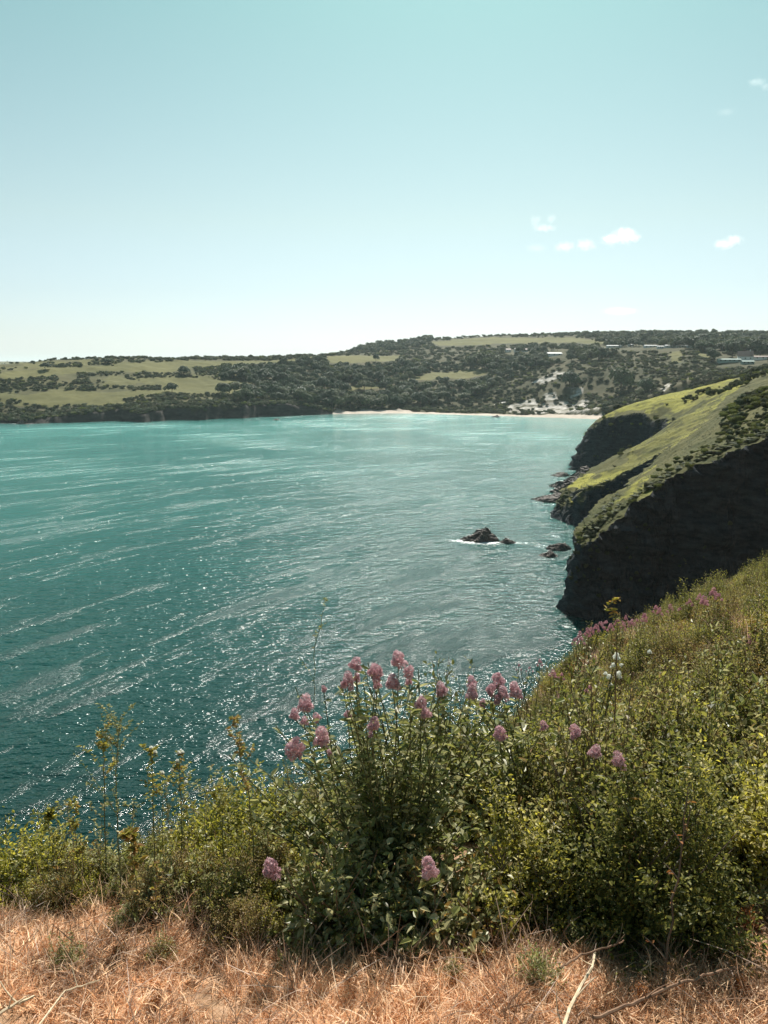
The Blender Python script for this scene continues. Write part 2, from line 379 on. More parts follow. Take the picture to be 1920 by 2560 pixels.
    L.new(math_('MAXIMUM', math_('MULTIPLY_ADD', streak, .20, .085), math_('MULTIPLY', fm, .7)), p.inputs['Roughness'])
    p.inputs['IOR'].default_value = 1.333
    L.new(p.outputs[0], out.inputs[0]); me.materials.append(m)
    tag(obj('sea', me), kind='structure')
build_sea()

# ------------------------------------------------------------------ land material: grass, scrub, rock, sand by attribute
def land_mat(name, grassA, grassB, earthA, earthB, rockA, rockB, gs=.05, rock_bump=.6, rs=.35):
    m, N, L = nmat(name); out = N.new('ShaderNodeOutputMaterial'); p = N.new('ShaderNodeBsdfPrincipled')
    p.inputs['Roughness'].default_value = .95; p.inputs['Specular IOR Level'].default_value = .12
    ge = N.new('ShaderNodeNewGeometry')
    def at(n):
        a = N.new('ShaderNodeAttribute'); a.attribute_name = n; return a.outputs['Fac']
    def noise(sc, det=5, ro=.65, st=None):
        n = N.new('ShaderNodeTexNoise'); n.inputs['Scale'].default_value = sc; n.inputs['Detail'].default_value = det; n.inputs['Roughness'].default_value = ro
        if st:
            mp = N.new('ShaderNodeMapping'); mp.inputs['Scale'].default_value = st; mp.inputs['Rotation'].default_value = (R(14), R(20), 0); L.new(ge.outputs['Position'], mp.inputs[0]); L.new(mp.outputs[0], n.inputs['Vector'])
        else: L.new(ge.outputs['Position'], n.inputs['Vector'])
        return n.outputs['Fac']
    def mix(f, a, b):
        q = N.new('ShaderNodeMix'); q.data_type = 'RGBA'
        L.new(f, q.inputs['Factor']); L.new(a, q.inputs['A']); L.new(b, q.inputs['B']); return q.outputs['Result']
    n1 = noise(gs, 7); n2 = noise(gs * 7, 4)
    av = N.new('ShaderNodeMath'); av.operation = 'MULTIPLY_ADD'; L.new(n1, av.inputs[0]); av.inputs[1].default_value = .6
    a2 = N.new('ShaderNodeMath'); a2.operation = 'MULTIPLY'; L.new(n2, a2.inputs[0]); a2.inputs[1].default_value = .4; L.new(a2.outputs[0], av.inputs[2])
    g = ramp(N, [(.36, grassA), (.62, grassB)]); L.new(av.outputs[0], g.inputs[0])
    e = ramp(N, [(.36, earthA), (.62, earthB)]); L.new(av.outputs[0], e.inputs[0])
    rn = noise(rs, 8, .7, (1, 1, 3.2)); r_ = ramp(N, [(.3, rockA), (.55, rockB), (.75, tuple(c * 1.6 for c in rockB))]); L.new(rn, r_.inputs[0])
    s_ = ramp(N, [(.3, (.34, .29, .24)), (.7, (.52, .45, .38))]); L.new(n2, s_.inputs[0])
    w_ = ramp(N, [(.36, (.10, .095, .07)), (.46, (.32, .30, .26)), (.60, (.52, .49, .45))]); L.new(rn, w_.inputs[0])
    c = mix(at('scrub'), g.outputs[0], e.outputs[0]); c = mix(at('rock'), c, r_.outputs[0]); c = mix(at('chalk'), c, w_.outputs[0]); c = mix(at('sand'), c, s_.outputs[0])
    L.new(c, p.inputs['Base Color'])
    b1 = N.new('ShaderNodeBump'); b1.inputs['Strength'].default_value = rock_bump; b1.inputs['Distance'].default_value = 1.2
    hm = N.new('ShaderNodeMath'); hm.operation = 'MULTIPLY'; L.new(rn, hm.inputs[0])
    hk = N.new('ShaderNodeMath'); hk.operation = 'MULTIPLY_ADD'; L.new(at('rock'), hk.inputs[0]); hk.inputs[1].default_value = .75; hk.inputs[2].default_value = .25; L.new(hk.outputs[0], hm.inputs[1])
    L.new(hm.outputs[0], b1.inputs['Height']); L.new(b1.outputs[0], p.inputs['Normal'])
    L.new(p.outputs[0], out.inputs[0]); return m

# ------------------------------------------------------------------ right-hand headland
HT = [W(*a) for a in [
    # top edge of the big dark face
    (1400, 1385, 133), (1434, 1344, 135), (1531, 1278, 138), (1560, 1240, 139), (1627, 1210, 141), (1689, 1170, 142), (1762, 1125, 143), (1839, 1100, 143), (1920, 1062, 142), (2100, 1000, 142), (2400, 900, 140),
    # crest of ridge one, a little behind
    (1440, 1325, 142), (1550, 1232, 147), (1640, 1180, 152), (1720, 1110, 158), (1800, 1050, 160), (1920, 970, 165), (2200, 880, 170),
    # grass behind ridge one down to the gully, hidden part
    (1500, 1262, 165), (1560, 1215, 170),
    # ridge two
    (1412, 1262, 202), (1442, 1232, 203), (1500, 1205, 206), (1560, 1178, 208), (1620, 1150, 210), (1460, 1208, 214), (1540, 1168, 216), (1600, 1135, 218),
    # meadow
    (1620, 1110, 225), (1680, 1060, 235), (1760, 1000, 250), (1850, 960, 260), (1920, 935, 262), (1700, 1100, 200), (1800, 1040, 210), (1870, 1000, 210),
    # headland three
    (1440, 1130, 324), (1460, 1085, 322), (1490, 1050, 318), (1520, 1030, 316), (1580, 1032, 300), (1640, 1045, 288), (1680, 1052, 275), (1640, 1090, 262), (1580, 1130, 258),
    (1540, 1022, 340), (1600, 1015, 345), (1700, 995, 345), (1800, 965, 345), (1920, 922, 345), (2150, 870, 340),
    ]] + [(150, 450, 16), (185, 450, 28), (240, 450, 42), (400, 450, 55), (180, 560, 5), (300, 600, 45), (215, 640, 4), (500, 300, 70), (400, 200, 60), (300, 110, 55), (600, 600, 70)]
HT = [(p[0] * 134 / p[1] if i < 11 else p[0], 134 if i < 11 else p[1], p[2]) for i, p in enumerate(HT)]
HT = [(W(a, b, 133.5)[0], 133.5, W(a, b, 133.5)[2]) for a, b in [(1400, 1372), (1434, 1340), (1480, 1305), (1531, 1268), (1560, 1238), (1627, 1206), (1689, 1168), (1762, 1125), (1839, 1098), (1920, 1060), (2100, 1000), (2400, 900)]] + HT[11:]
HT = HT + [(p[0], 126.0, p[2]) for p in HT[:12]]
HTOP = RBF([(p[0], p[1], p[2]) for p in HT])
def head_h(x, y):
    sd0 = head_sd(x, y); wob = 2.2 * fbm(x / 14, y / 14, 0, 4, 31) + 1.6 * fbm(x / 26, y / 26, 0, 2, 37) * sstep(34, 44, x) - .9 * (1 - sstep(.0, .25, np.abs(fbm(x / 11, y / 11, 0, 2, 39)))) * (sd0 < 7); sd = sd0 + wob
    H = HTOP(x, y) + .7 * fbm(x / 9, y / 9, 0, 4, 77) * sstep(2, 10, sd)
    near = (y < 160) & (x < 62); sd = np.where(near, sd0 + .45 * wob, sd)
    w1 = np.where(near, 1.7, 3.4 + 2.5 * (y > 160)); w0 = np.where(near, -1.3, -2.0)
    f = .6 * np.clip((sd - w0) / (w1 - w0), 0, 1) + .4 * sstep(w0, w1, sd)
    z = -4 + (H + 4) * f
    return z, sd, H
EARTHP = [[(1500, 1045), (1560, 1025), (1640, 1030), (1695, 1050), (1660, 1062), (1640, 1085), (1600, 1090), (1540, 1180), (1420, 1180)],
          [(1690, 1110), (1760, 1070), (1790, 1010), (1860, 960), (1930, 925), (1930, 1120), (1700, 1200), (1600, 1235), (1650, 1150)]]
HG = None
def build_head():
    global HG
    ys = np.concatenate([np.arange(104, 119, .6), np.arange(119, 136, .085), np.arange(136, 240, .55), np.arange(240, 360, .9), np.arange(360, 652, 4)])
    us = np.concatenate([np.linspace(.17, .56, 420), np.linspace(.563, 1.6, 90)])
    Y, U = np.meshgrid(ys, us, indexing='ij'); X = U * Y
    # keep grid wide enough near the front
    Z, sd, H = head_h(X, Y)
    # roughen: push cliff vertices sideways in three dimensions
    cl = sstep(-3, 0, sd) * (1 - sstep(5, 8.5, sd))
    st = 1.0 * fbm(X / 8, Y / 8, Z / 3.0 + X / 9, 4, 51) + .55 * fbm(X / 2.2, Y / 2.2, (Z + X * .3) / .8, 4, 61)
    gx = np.gradient(sd, axis=1); gy = np.gradient(sd, axis=0); g = np.hypot(gx, gy) + 1e-6
    st = np.where(Y < 160, 1.6, 1.0) * st
    X2 = X - cl * st * np.where(Y < 160, .35, 1.1) * np.sign(gx) * np.abs(gx / g) ** .5; Y2 = Y + cl * st * 1.1
    Z2 = Z + cl * .35 * fbm(X / 3, Y / 3, Z / 3, 3, 71)
    V = np.stack([X2, Y2, Z2], -1).reshape(-1, 3)
    me = mesh_np('headland', V, grid_faces(*X.shape), smooth=False)
    gy2, gx2 = np.gradient(Z); slope = np.hypot(gx2 / np.gradient(X, axis=1), gy2 / np.gradient(Y, axis=0)).reshape(-1)
    x, y, z = X.reshape(-1), Y.reshape(-1), Z.reshape(-1); s = sd.reshape(-1)
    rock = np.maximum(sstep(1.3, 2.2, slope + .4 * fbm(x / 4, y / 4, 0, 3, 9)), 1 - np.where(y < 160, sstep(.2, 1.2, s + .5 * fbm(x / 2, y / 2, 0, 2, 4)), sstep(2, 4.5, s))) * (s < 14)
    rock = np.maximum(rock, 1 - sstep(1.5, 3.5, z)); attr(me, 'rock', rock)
    px, py = proj(V); scr = np.zeros(len(x))
    for P in EARTHP: scr = np.maximum(scr, poly_in(px + 10 * vnoise(x / 5, y / 5), py + 8 * vnoise(x / 5, y / 5, 3), P) * 1.0)
    scr = np.maximum(scr, sstep(.55, .8, slope)) * .85; scr = np.maximum(scr, sstep(.1, .5, fbm(x / 18, y / 18, 0, 4, 15)) * .5)
    scr = np.maximum(scr, (y > 330) * 1.0)
    attr(me, 'scrub', scr); attr(me, 'chalk', np.zeros(len(x))); attr(me, 'sand', np.zeros(len(x)))
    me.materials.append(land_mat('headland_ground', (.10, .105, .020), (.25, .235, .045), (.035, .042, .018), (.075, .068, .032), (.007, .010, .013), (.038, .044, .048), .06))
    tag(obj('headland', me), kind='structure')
    HG = (x, y, z, s, px, py, scr, rock)
build_head()

# ------------------------------------------------------------------ far land round the bay
FTc = [W(*a) for a in [
    (-600, 985, 720), (-600, 1040, 640), (-300, 955, 720), (-300, 1020, 640), (0, 925, 720), (0, 960, 670), (0, 1000, 630), (0, 1035, 606), (110, 908, 770), (120, 950, 690), (130, 1025, 614),
    (230, 898, 820), (230, 940, 720), (240, 985, 655), (250, 1012, 626), (330, 898, 840), (400, 1010, 632), (470, 904, 850), (450, 950, 730), (480, 985, 675), (560, 1006, 645), (600, 904, 880), (600, 950, 760), (620, 1000, 668),
    (720, 900, 920), (720, 950, 800), (720, 1000, 705), (800, 895, 1000), (830, 940, 850), (850, 1000, 740), (900, 889, 1050), (900, 960, 820), (900, 1015, 745), (1000, 906, 1060), (930, 880, 1350), (1000, 858, 1500), (1100, 848, 1600),
    (960, 930, 930), (1060, 925, 960), (1150, 930, 930), (1200, 918, 960), (1230, 900, 1000), (1060, 960, 850), (1150, 985, 800), (1060, 1010, 750), (1180, 1018, 752), (1270, 842, 1650), (1270, 868, 1200), (1270, 950, 850),
    (1300, 1010, 745), (1380, 838, 1700), (1380, 868, 1150), (1380, 895, 900), (1340, 950, 800), (1420, 940, 790), (1430, 1018, 718), (1500, 835, 1700), (1500, 860, 1150), (1490, 885, 880), (1500, 940, 760), (1520, 1010, 690),
    (1700, 836, 1700), (1700, 850, 1150), (1700, 872, 850), (1640, 905, 760), (1640, 950, 700), (1620, 1000, 620), (1850, 835, 1700), (1850, 850, 1150), (1860, 902, 760), (1800, 890, 760), (1920, 833, 1700), (1920, 860, 1000), (1920, 900, 740), (1750, 935, 640), (1920, 925, 600),
    (2300, 825, 1700), (2300, 860, 800), (2300, 900, 560)]] + [(-2000, 1500, -30), (-1200, 2200, -40), (-600, 1400, -10), (-900, 1000, -20), (-200, 2200, 30), (-250, 1300, 30), (600, 2600, 60), (2500, 2600, 60), (400, 500, 50), (250, 460, 40), (3000, 800, 110)]
FTOP = RBF(FTc)
def far_h(x, y):
    wob = (5 * fbm(x / 40, y / 40, 0, 3, 41) + 2.0 * fbm(x / 8, y / 8, 0, 3, 43)) * (1 - sstep(0, 1, (np.abs(x - 60) < 200) * 1.0))
    sd = far_sd(x, y) + wob
    beachy = sstep(-75, -35, x)
    H = FTOP(x, y) + 1.6 * fbm(x / 35, y / 35, 0, 4, 87) * sstep(8, 40, sd) + 1.3 * fbm(x / 7, y / 7, 0, 3, 88) * (1 - sstep(15, 50, sd))
    cliff = np.clip(sd / (4.5 + 3 * fbm(x / 17, y / 17, 0, 2, 90)), 0, 1) ** .8
    beach = np.where(sd < 17, .13 * sd, 2.2 + (sd - 17) * 1.1)
    lo = np.where(sd < 0, .35 * sd, 0)
    zc = H * cliff; zb = np.minimum(H, beach)
    z = zc * (1 - beachy) + zb * beachy
    return np.where(sd < 0, lo, np.maximum(z, .02 * sd)), sd
def crop1(P): return [(x * .5787, 780 + y * .5782) for x, y in P]
def crop2(P): return [(860 + x * .3376, 780 + y * .3376) for x, y in P]
def crop3(P): return [(1360 + x * .3376, 780 + y * .3376) for x, y in P]
FIELDS = [crop1([(60, 375), (200, 345), (500, 345), (700, 335), (960, 300), (965, 345), (880, 352), (620, 358), (545, 378), (540, 410), (400, 405), (200, 412), (120, 392)]),
          crop1([(0, 262), (170, 247), (450, 228), (750, 213), (820, 215), (1100, 214), (1280, 200), (1560, 185), (1580, 200), (1400, 206), (1150, 225), (1000, 235), (830, 237), (740, 262), (560, 258), (350, 258), (200, 278), (60, 292), (0, 290)]),
          crop2([(-140, 330), (110, 318), (415, 325), (415, 357), (280, 364), (-140, 378)]),
          crop2([(640, 222), (1000, 190), (1660, 188), (1659, 222), (1500, 222), (1300, 235), (1000, 243), (700, 250)]),
          crop3([(0, 185), (200, 190), (460, 215), (450, 240), (330, 235), (150, 228), (0, 222)]),
          crop2([(470, 492), (640, 453), (1000, 418), (1095, 418), (1030, 474), (850, 492), (640, 502)]),
          crop2([(20, 550), (200, 540), (300, 528), (290, 562), (30, 582)]),
          crop1([(560, 285), (900, 285), (1090, 310), (1060, 350), (960, 350), (760, 345)]),
          crop3([(1140, 300), (1230, 310), (1220, 345), (1150, 335)]), crop3([(930, 300), (1010, 290), (1020, 370), (940, 375)]),
          crop3([(1100, 148), (1659, 148), (1659, 158), (1100, 158)]), crop3([(1250, 168), (1659, 172), (1659, 184), (1250, 178)])]
CHALK = [crop2([(1215, 745), (1235, 690), (1400, 640), (1430, 690), (1560, 640), (1660, 660), (1660, 750)]), crop3([(0, 610), (90, 590), (120, 680), (340, 640), (330, 730), (200, 740), (0, 745)]),
         crop3([(180, 560), (280, 560), (290, 600), (200, 630)]), crop2([(1390, 520), (1500, 470), (1640, 440), (1600, 490), (1470, 540)]), crop3([(0, 480), (110, 430), (120, 470), (20, 530)]), crop3([(860, 570), (930, 525), (940, 545), (880, 590)]),
         crop3([(370, 710), (420, 700), (420, 735), (370, 735)]), crop2([(1110, 690), (1190, 665), (1190, 680), (1120, 700)])]
BARE = [crop2([(660, 650), (900, 530), (1000, 560), (900, 700), (700, 720)]), crop3([(330, 560), (480, 420), (520, 470), (460, 620)]), crop3([(930, 290), (1130, 330), (1000, 420), (900, 380)]), crop2([(1480, 340), (1659, 350), (1659, 460), (1500, 450)]), crop3([(740, 480), (860, 470), (880, 540), (760, 560)])]
LEFTG = [(-700, 900), (560, 900), (620, 960), (560, 1005), (300, 1012), (-700, 1030)]
FG = None
def build_far():
    global FG
    ys = np.concatenate([np.arange(430, 560, 6), np.arange(560, 960, 2.0), np.geomspace(962, 3200, 170)])
    us = np.concatenate([np.linspace(-1.3, -.56, 70), np.linspace(-.555, .56, 620), np.linspace(.57, 1.2, 50)])
    Y, U = np.meshgrid(ys, us, indexing='ij'); X = U * Y
    Z, sd = far_h(X, Y)
    Z = np.where((sd < -8), -3, Z)
    V = np.stack([X, Y, Z], -1).reshape(-1, 3); x, y, z = V.T; s = sd.reshape(-1)
    me = mesh_np('hills', V, grid_faces(*X.shape), smooth=True)
    px, py = proj(V); jx = px + 5 * vnoise(x / 12, y / 12, 0, 3); jy = py + 2.5 * vnoise(x / 12, y / 12, 9, 4)
    fld = np.zeros(len(x)); 
    for P in FIELDS: fld = np.maximum(fld, poly_in(jx, jy, P) * 1.)
    lg = poly_in(jx, jy, LEFTG) * 1.
    ch = np.zeros(len(x)); 
    for P in CHALK: ch = np.maximum(ch, poly_in(jx, jy, P) * 1.)
    chraw = ch.copy(); ch *= sstep(-.9, .25, fbm(x / 6, y / 6, z / 4, 4, 19))
    br = np.zeros(len(x))
    for P in BARE: br = np.maximum(br, poly_in(jx, jy, P) * 1.)
    beach = (x > -45) & (x < 240) & (s < 16 + 5 * vnoise(x / 15, 0, 0, 2)) & (y < 800)
    attr(me, 'sand', beach * 1.)
    rock = (1 - beach) * (s < 7 + 3 * vnoise(x / 10, y / 10)) * (x < 0); attr(me, 'rock', rock)
    attr(me, 'chalk', ch)
    scr = 1 - np.maximum(fld, lg * (.35 + .5 * (fbm(x / 30, y / 30, 0, 3, 2) > 0))); attr(me, 'scrub', np.clip(scr, 0, 1))
    me.materials.append(land_mat('hill_ground', (.078, .078, .028), (.130, .122, .045), (.035, .040, .018), (.080, .070, .036), (.014, .013, .013), (.05, .043, .038), .012, .3, .12))
    tag(obj('hills', me), kind='structure')
    FG = (x, y, z, s, px, py, fld, lg, chraw, br)
build_far()

# ------------------------------------------------------------------ trees and scrub prototypes
def crown_mesh(name, mat, seed, nl=8, per=150, leaf=.075, flat=1.0, trunk=True, size=1.0, tmat=None):
    """unit tree: about one metre high and one metre wide; lumpy crown of small leaf-clump faces"""
    rng = np.random.default_rng(seed); P = []; 
    c0 = [(0, 0, .55, .30)]
    for k in range(nl):
        a = rng.uniform(0, 6.283); r = rng.uniform(.12, .34); z = rng.uniform(.30, .78)
        c0.append((r * math.cos(a), r * math.sin(a), z, rng.uniform(.13, .24)))
    for (cx, cy_, cz, rr) in c0:
        n = int(per * (rr / .2) ** 2); d = rand_dirs(n, rng, -.6)
        rad = rr * rng.uniform(.72, 1.06, n)[:, None]
        P.append(np.array([cx, cy_, cz]) + d * rad * np.array([1, 1, .85]))
    P = np.concatenate(P); P[:, 2] = np.maximum(P[:, 2] * flat, .02)
    n = len(P); Q_ = P - np.array([0, 0, .30 * flat]); Nn = Q_ / (np.linalg.norm(Q_, axis=1, keepdims=True) + 1e-9) + .45 * rand_dirs(n, rng); D = np.cross(Nn, rand_dirs(n, rng)); L = leaf * rng.uniform(.6, 1.5, n)
    V, F = leaf_arrays(P, D, Nn, L, L * .8)
    mats = [mat]; fm = np.zeros(len(F), int)
    if trunk:
        g = Geo(); g.tube([(0, 0, -.08), (.01, 0, .25), (0, .01, .55)], .028, .012, 5)
        for k in range(4):
            a = k * 1.57 + rng.uniform(0, 1); g.tube([(0, 0, .2 + .06 * k), (.12 * math.cos(a), .12 * math.sin(a), .42 + .05 * k), (.25 * math.cos(a), .25 * math.sin(a), .6)], .012, .004, 4)
        TV = np.concatenate(g.V); F = [list(f) for f in F] + [[i + len(V) for i in f] for f in g.F]; fm = list(fm) + [1] * len(g.F); V = np.concatenate([V, TV]); mats.append(M_BARK)
    return mesh_np(name, V, F, mats, False, fm)
TREES = [crown_mesh('tree_crown_a', M_TREE, 1), crown_mesh('tree_crown_b', M_TREE, 2, 6, 170), crown_mesh('tree_crown_c', M_TREEO, 3, 9, 140), crown_mesh('tree_crown_d', M_TREE, 4, 5, 180), crown_mesh('tree_crown_e', M_TREEO, 5, 7, 150)]
SCRUBS = [crown_mesh('scrub_a', M_SCRUB, 11, 8, 90, .10, .7, False), crown_mesh('scrub_b', M_SCRUB, 12, 7, 90, .10, .6, False), crown_mesh('scrub_c', M_TREEO, 13, 9, 90, .09, .7, False), crown_mesh('scrub_d', M_SCRUBL, 14, 8, 90, .10, .55, False)]
NEARSCR = [crown_mesh('bush_a', M_SCRUB, 21, 12, 420, .045, .7, False), crown_mesh('bush_b', M_SCRUB, 22, 11, 420, .045, .6, False), crown_mesh('bush_c', M_SCRUBL, 23, 12, 380, .045, .6, False), crown_mesh('bush_d', M_TREEO, 24, 12, 420, .045, .75, False)]
CT = proto_coll('tree_kinds', TREES); CS = proto_coll('scrub_kinds', SCRUBS); CN = proto_coll('bush_kinds', NEARSCR)

def far_label(px, py):
    if px < 330: return ('dark windblown tree on the low grassy headland at left', 'trees on the left headland')
    if px < 560: return ('dark round tree among scrub on the grassy slope across the bay', 'trees on the grassy slope')
    if py < 872: return ('distant tree on the skyline hill above the bay', 'skyline trees')
    if px < 1000 and py > 900: return ('dark green tree in the dense wood running down to the water', 'trees of the waterside wood')
    if px < 1300: return ('green tree in the belt of woodland between the hill fields', 'trees of the hillside belt')
    if py < 905: return ('tree in the row beside the white caravans on the hilltop', 'trees round the caravans')
    return ('tree on the scrubby slope above the pale beach cliffs', 'trees above the beach cliffs')
def put_tree(px, py, Yd, h, w, kind, label=None, group=None):
    x, y, _ = W(px, py, Yd); z = float(far_h(np.array([x]), np.array([y]))[0][0])
    o = obj('tree', TREES[kind]); o.location = (x, y, z - .02 * h); o.scale = (w, w * .95, h); o.rotation_euler = (0, 0, random.uniform(0, 6.28))
    lb, gr = (label, group) if label else far_label(px, py)
    tag(o, lb, 'tree', gr); return o
def find_Y(px, py, lo=580, hi=1800):
    """distance at which the sight line through a photo pixel meets the far land"""
    Ys = np.arange(lo, hi, 3.); P = np.array([W(px, py, Y_) for Y_ in Ys]); z, _ = far_h(P[:, 0], P[:, 1])
    k = np.nonzero(P[:, 2] < z)[0]; return float(Ys[k[0]]) if len(k) else None

# trees one can single out (px, py of the foot, width px, height px, kind, label)
NT = 0
SINGLE = [(1424, 968, 52, 44, 0, 'round dark tree left of the two big trees above the right beach end'),
          (1552, 985, 66, 72, 2, 'largest bushy green tree on the slope above the right end of the beach'),
          (1612, 985, 44, 44, 0, 'small dark tree just right of the largest tree on the slope'),
          (1218, 922, 62, 46, 2, 'broad rounded pale tree at the right end of the woodland belt over the hill field'),
          (1180, 922, 34, 36, 4, 'small rounded tree beside the broad pale tree in the woodland belt'),
          (940, 905, 20, 22, 1, 'lone square dark tree in front of the yellow hill field'),
          (270, 910, 26, 16, 0, 'dark bush-like tree on the skyline of the left headland'),
          (113, 924, 30, 18, 1, 'leftmost dark tree on the skyline of the left headland'),
          (430, 982, 32, 28, 0, 'lone dark tree standing above the left meadow edge'),
          (460, 940, 36, 26, 1, 'round dark tree above the lone tree on the grassy slope'),
          (1785, 905, 36, 34, 1, 'dark rounded tree left of the white gabled house'),
          (1900, 890, 60, 46, 1, 'large dark tree right of the white gabled house'),
          (1755, 862, 46, 30, 0, 'brownish tall tree rising behind the caravans'),
          (1830, 893, 44, 40, 3, 'dark tree directly behind the white gabled house'),
          (1722, 872, 40, 30, 3, 'dense dark tree at the right end of the caravan row')]
for (px, py, w, h, k, lb) in SINGLE:
    Yd = find_Y(px, py)
    if Yd: put_tree(px, py, Yd, h * Yd / FPX * 1.05, w * Yd / FPX * 1.15, k, lb, 'single trees across the bay'); NT += 1
WOODP = [([(560, 935), (640, 925), (800, 905), (1000, 905), (1120, 925), (1240, 905), (1290, 880), (1310, 850), (1500, 850), (1600, 865), (1640, 875), (1500, 900), (1330, 925), (1240, 970), (1160, 1010), (980, 1022), (900, 1022), (740, 1030), (560, 1000)], 1.0),
         ([(870, 886), (930, 862), (1000, 848), (1080, 845), (1080, 862), (1000, 880)], 1.2),
         ([(1440, 842), (1920, 838), (1920, 885), (1720, 885), (1640, 865), (1500, 860)], 1.0)]
CLEAR = [[(1495, 858), (1745, 858), (1745, 876), (1495, 876)], [(1780, 862), (1815, 862), (1815, 878), (1780, 878)], [(1365, 868), (1425, 868), (1425, 900), (1365, 900)], [(1785, 880), (1925, 880), (1925, 916), (1785, 916)], [(1262, 872), (1322, 872), (1322, 884), (1262, 884)], [(885, 996), (906, 996), (906, 1008), (885, 1008)]]
def hides(px, py, hp):
    """would something hp photo pixels high on this spot stand in front of a field or a building"""
    m_ = np.zeros(len(px), bool)
    for P in FIELDS[2:7] + CLEAR:
        for f in (.5,): m_ |= poly_in(px, py - hp * f, P)
    for P in FIELDS[2:7]: m_ |= poly_in(px, py - hp * .85, P)
    return m_
# individual trees of the woods
cand = []
tr = np.random.default_rng(5)
xs, ys_, zs, ss, pxs, pys, fl, lgs, chs, brs = FG
vis = (pxs > -40) & (pxs < 1960) & (pys > 830) & (pys < 1056)
dens = np.zeros(len(xs))
for P, wgt in WOODP: dens = np.maximum(dens, poly_in(pxs, pys, P) * wgt)
dens *= (fl < .5) & (chs < .2) & ~hides(pxs, pys, 11 * FPX / ys_)
ids = np.nonzero(vis & (ss > 14) & (dens > 0))[0]
area = (ys_ / 700) ** 2
pr = dens[ids] * np.where(ys_[ids] > 960, 1.5, 1.0); pr /= pr.sum()
pick = tr.choice(ids, 3200, replace=False, p=pr)
kept = []; cells = {}
for i in pick:
    x, y = xs[i], ys_[i]; dmin = (7.5 + 2 * math.sin(x * .05 + y * .03)) if y < 950 else 10
    key = (int(x // 10), int(y // 10)); ok = True
    for a in (-1, 0, 1):
        for b in (-1, 0, 1):
            for (qx, qy) in cells.get((key[0] + a, key[1] + b), ()):
                if (qx - x) ** 2 + (qy - y) ** 2 < dmin * dmin: ok = False
    if ok: cells.setdefault(key, []).append((x, y)); kept.append(i)
kept.sort(key=lambda i: ys_[i])
indiv = kept[:270] ; rest = kept[270:]
for i in indiv:
    h = tr.uniform(7, 14); w = h * tr.uniform(1.0, 1.5)
    o = obj('tree', TREES[int(tr.integers(0, 5))]); o.location = (xs[i], ys_[i], zs[i] - .1); o.scale = (w, w, h); o.rotation_euler = (0, 0, tr.uniform(0, 6.28))
    lb, gr = far_label(pxs[i], pys[i]); tag(o, lb, 'tree', gr)
rest = np.array(rest); n = len(rest)
hh = tr.uniform(7, 13, n); ww = hh * tr.uniform(.9, 1.4, n)
scatter('woodland', np.stack([xs[rest], ys_[rest], zs[rest] - .2], 1), tr.integers(0, 5, n), np.stack([np.zeros(n), np.zeros(n), tr.uniform(0, 6.28, n)], 1), np.stack([ww, ww, hh], 1), CT, 'far woodland of many trees on the hills above the bay')
# scrub: clustered over the whole hillside
cl = fbm(xs / 22, ys_ / 22, 0, 3, 23)
BUSHP = [crop1(P) for P in [[(520, 262), (830, 268), (830, 305), (560, 295)], [(0, 290), (100, 262), (165, 258), (290, 300), (280, 330), (0, 352)], [(200, 305), (380, 290), (400, 320), (720, 318), (680, 338), (380, 338), (200, 334)], [(340, 262), (520, 258), (520, 275), (340, 282)],
         [(560, 350), (1060, 362), (1010, 445), (560, 445), (530, 400)], [(210, 232), (460, 208), (640, 205), (820, 212), (820, 220), (640, 216), (460, 226), (220, 246)], [(0, 380), (70, 376), (130, 400), (200, 418), (540, 415), (560, 455), (0, 470)], [(860, 280), (960, 285), (950, 305), (870, 300)], [(830, 232), (1000, 232), (1010, 280), (930, 290), (840, 270)]]]
bsh = np.zeros(len(xs))
for P in BUSHP: bsh = np.maximum(bsh, poly_in(pxs + 8 * vnoise(xs / 9, ys_ / 9, 0, 71), pys + 3 * vnoise(xs / 9, ys_ / 9, 0, 72), P) * 1.)
d2 = np.where((xs < -45) & (ss < 26), 5.0, np.where(lgs > .5, bsh * 2.2 + (cl > .35) * .35 + .02, .9 + (cl > 0) * .5)) * (fl < .5) * np.where(chs > .5, .12, 1) * np.where(brs > .5, .35, 1)
d2 = np.where(fl > .5, .006, d2) * np.where(ys_ > 960, 1.2, 1)
ok2 = ~hides(pxs, pys, 4.5 * FPX / ys_) & vis & (ss > np.where(xs < -45, 4, 15)); ids = np.nonzero(ok2)[0]; pr = d2[ids]; pr = pr / pr.sum()
pk = tr.choice(ids, 16000, replace=False, p=pr); n = len(pk)
sc = tr.uniform(2.0, 5.2, n) * np.where(ys_[pk] > 960, 1.6, 1.0) * np.where(lgs[pk] > .5, .8, 1)
jx, jy = tr.uniform(-1, 1, n), tr.uniform(-1, 1, n)
idx = np.where(tr.random(n) < .12, 3, tr.integers(0, 3, n))
scatter('hillside_scrub', np.stack([xs[pk] + jx, ys_[pk] + jy, zs[pk] - .25], 1), idx, np.stack([np.zeros(n), np.zeros(n), tr.uniform(0, 6.28, n)], 1), np.stack([sc * 1.2, sc * 1.2, sc], 1), CS, 'dark scrub and gorse covering the slopes across the bay')

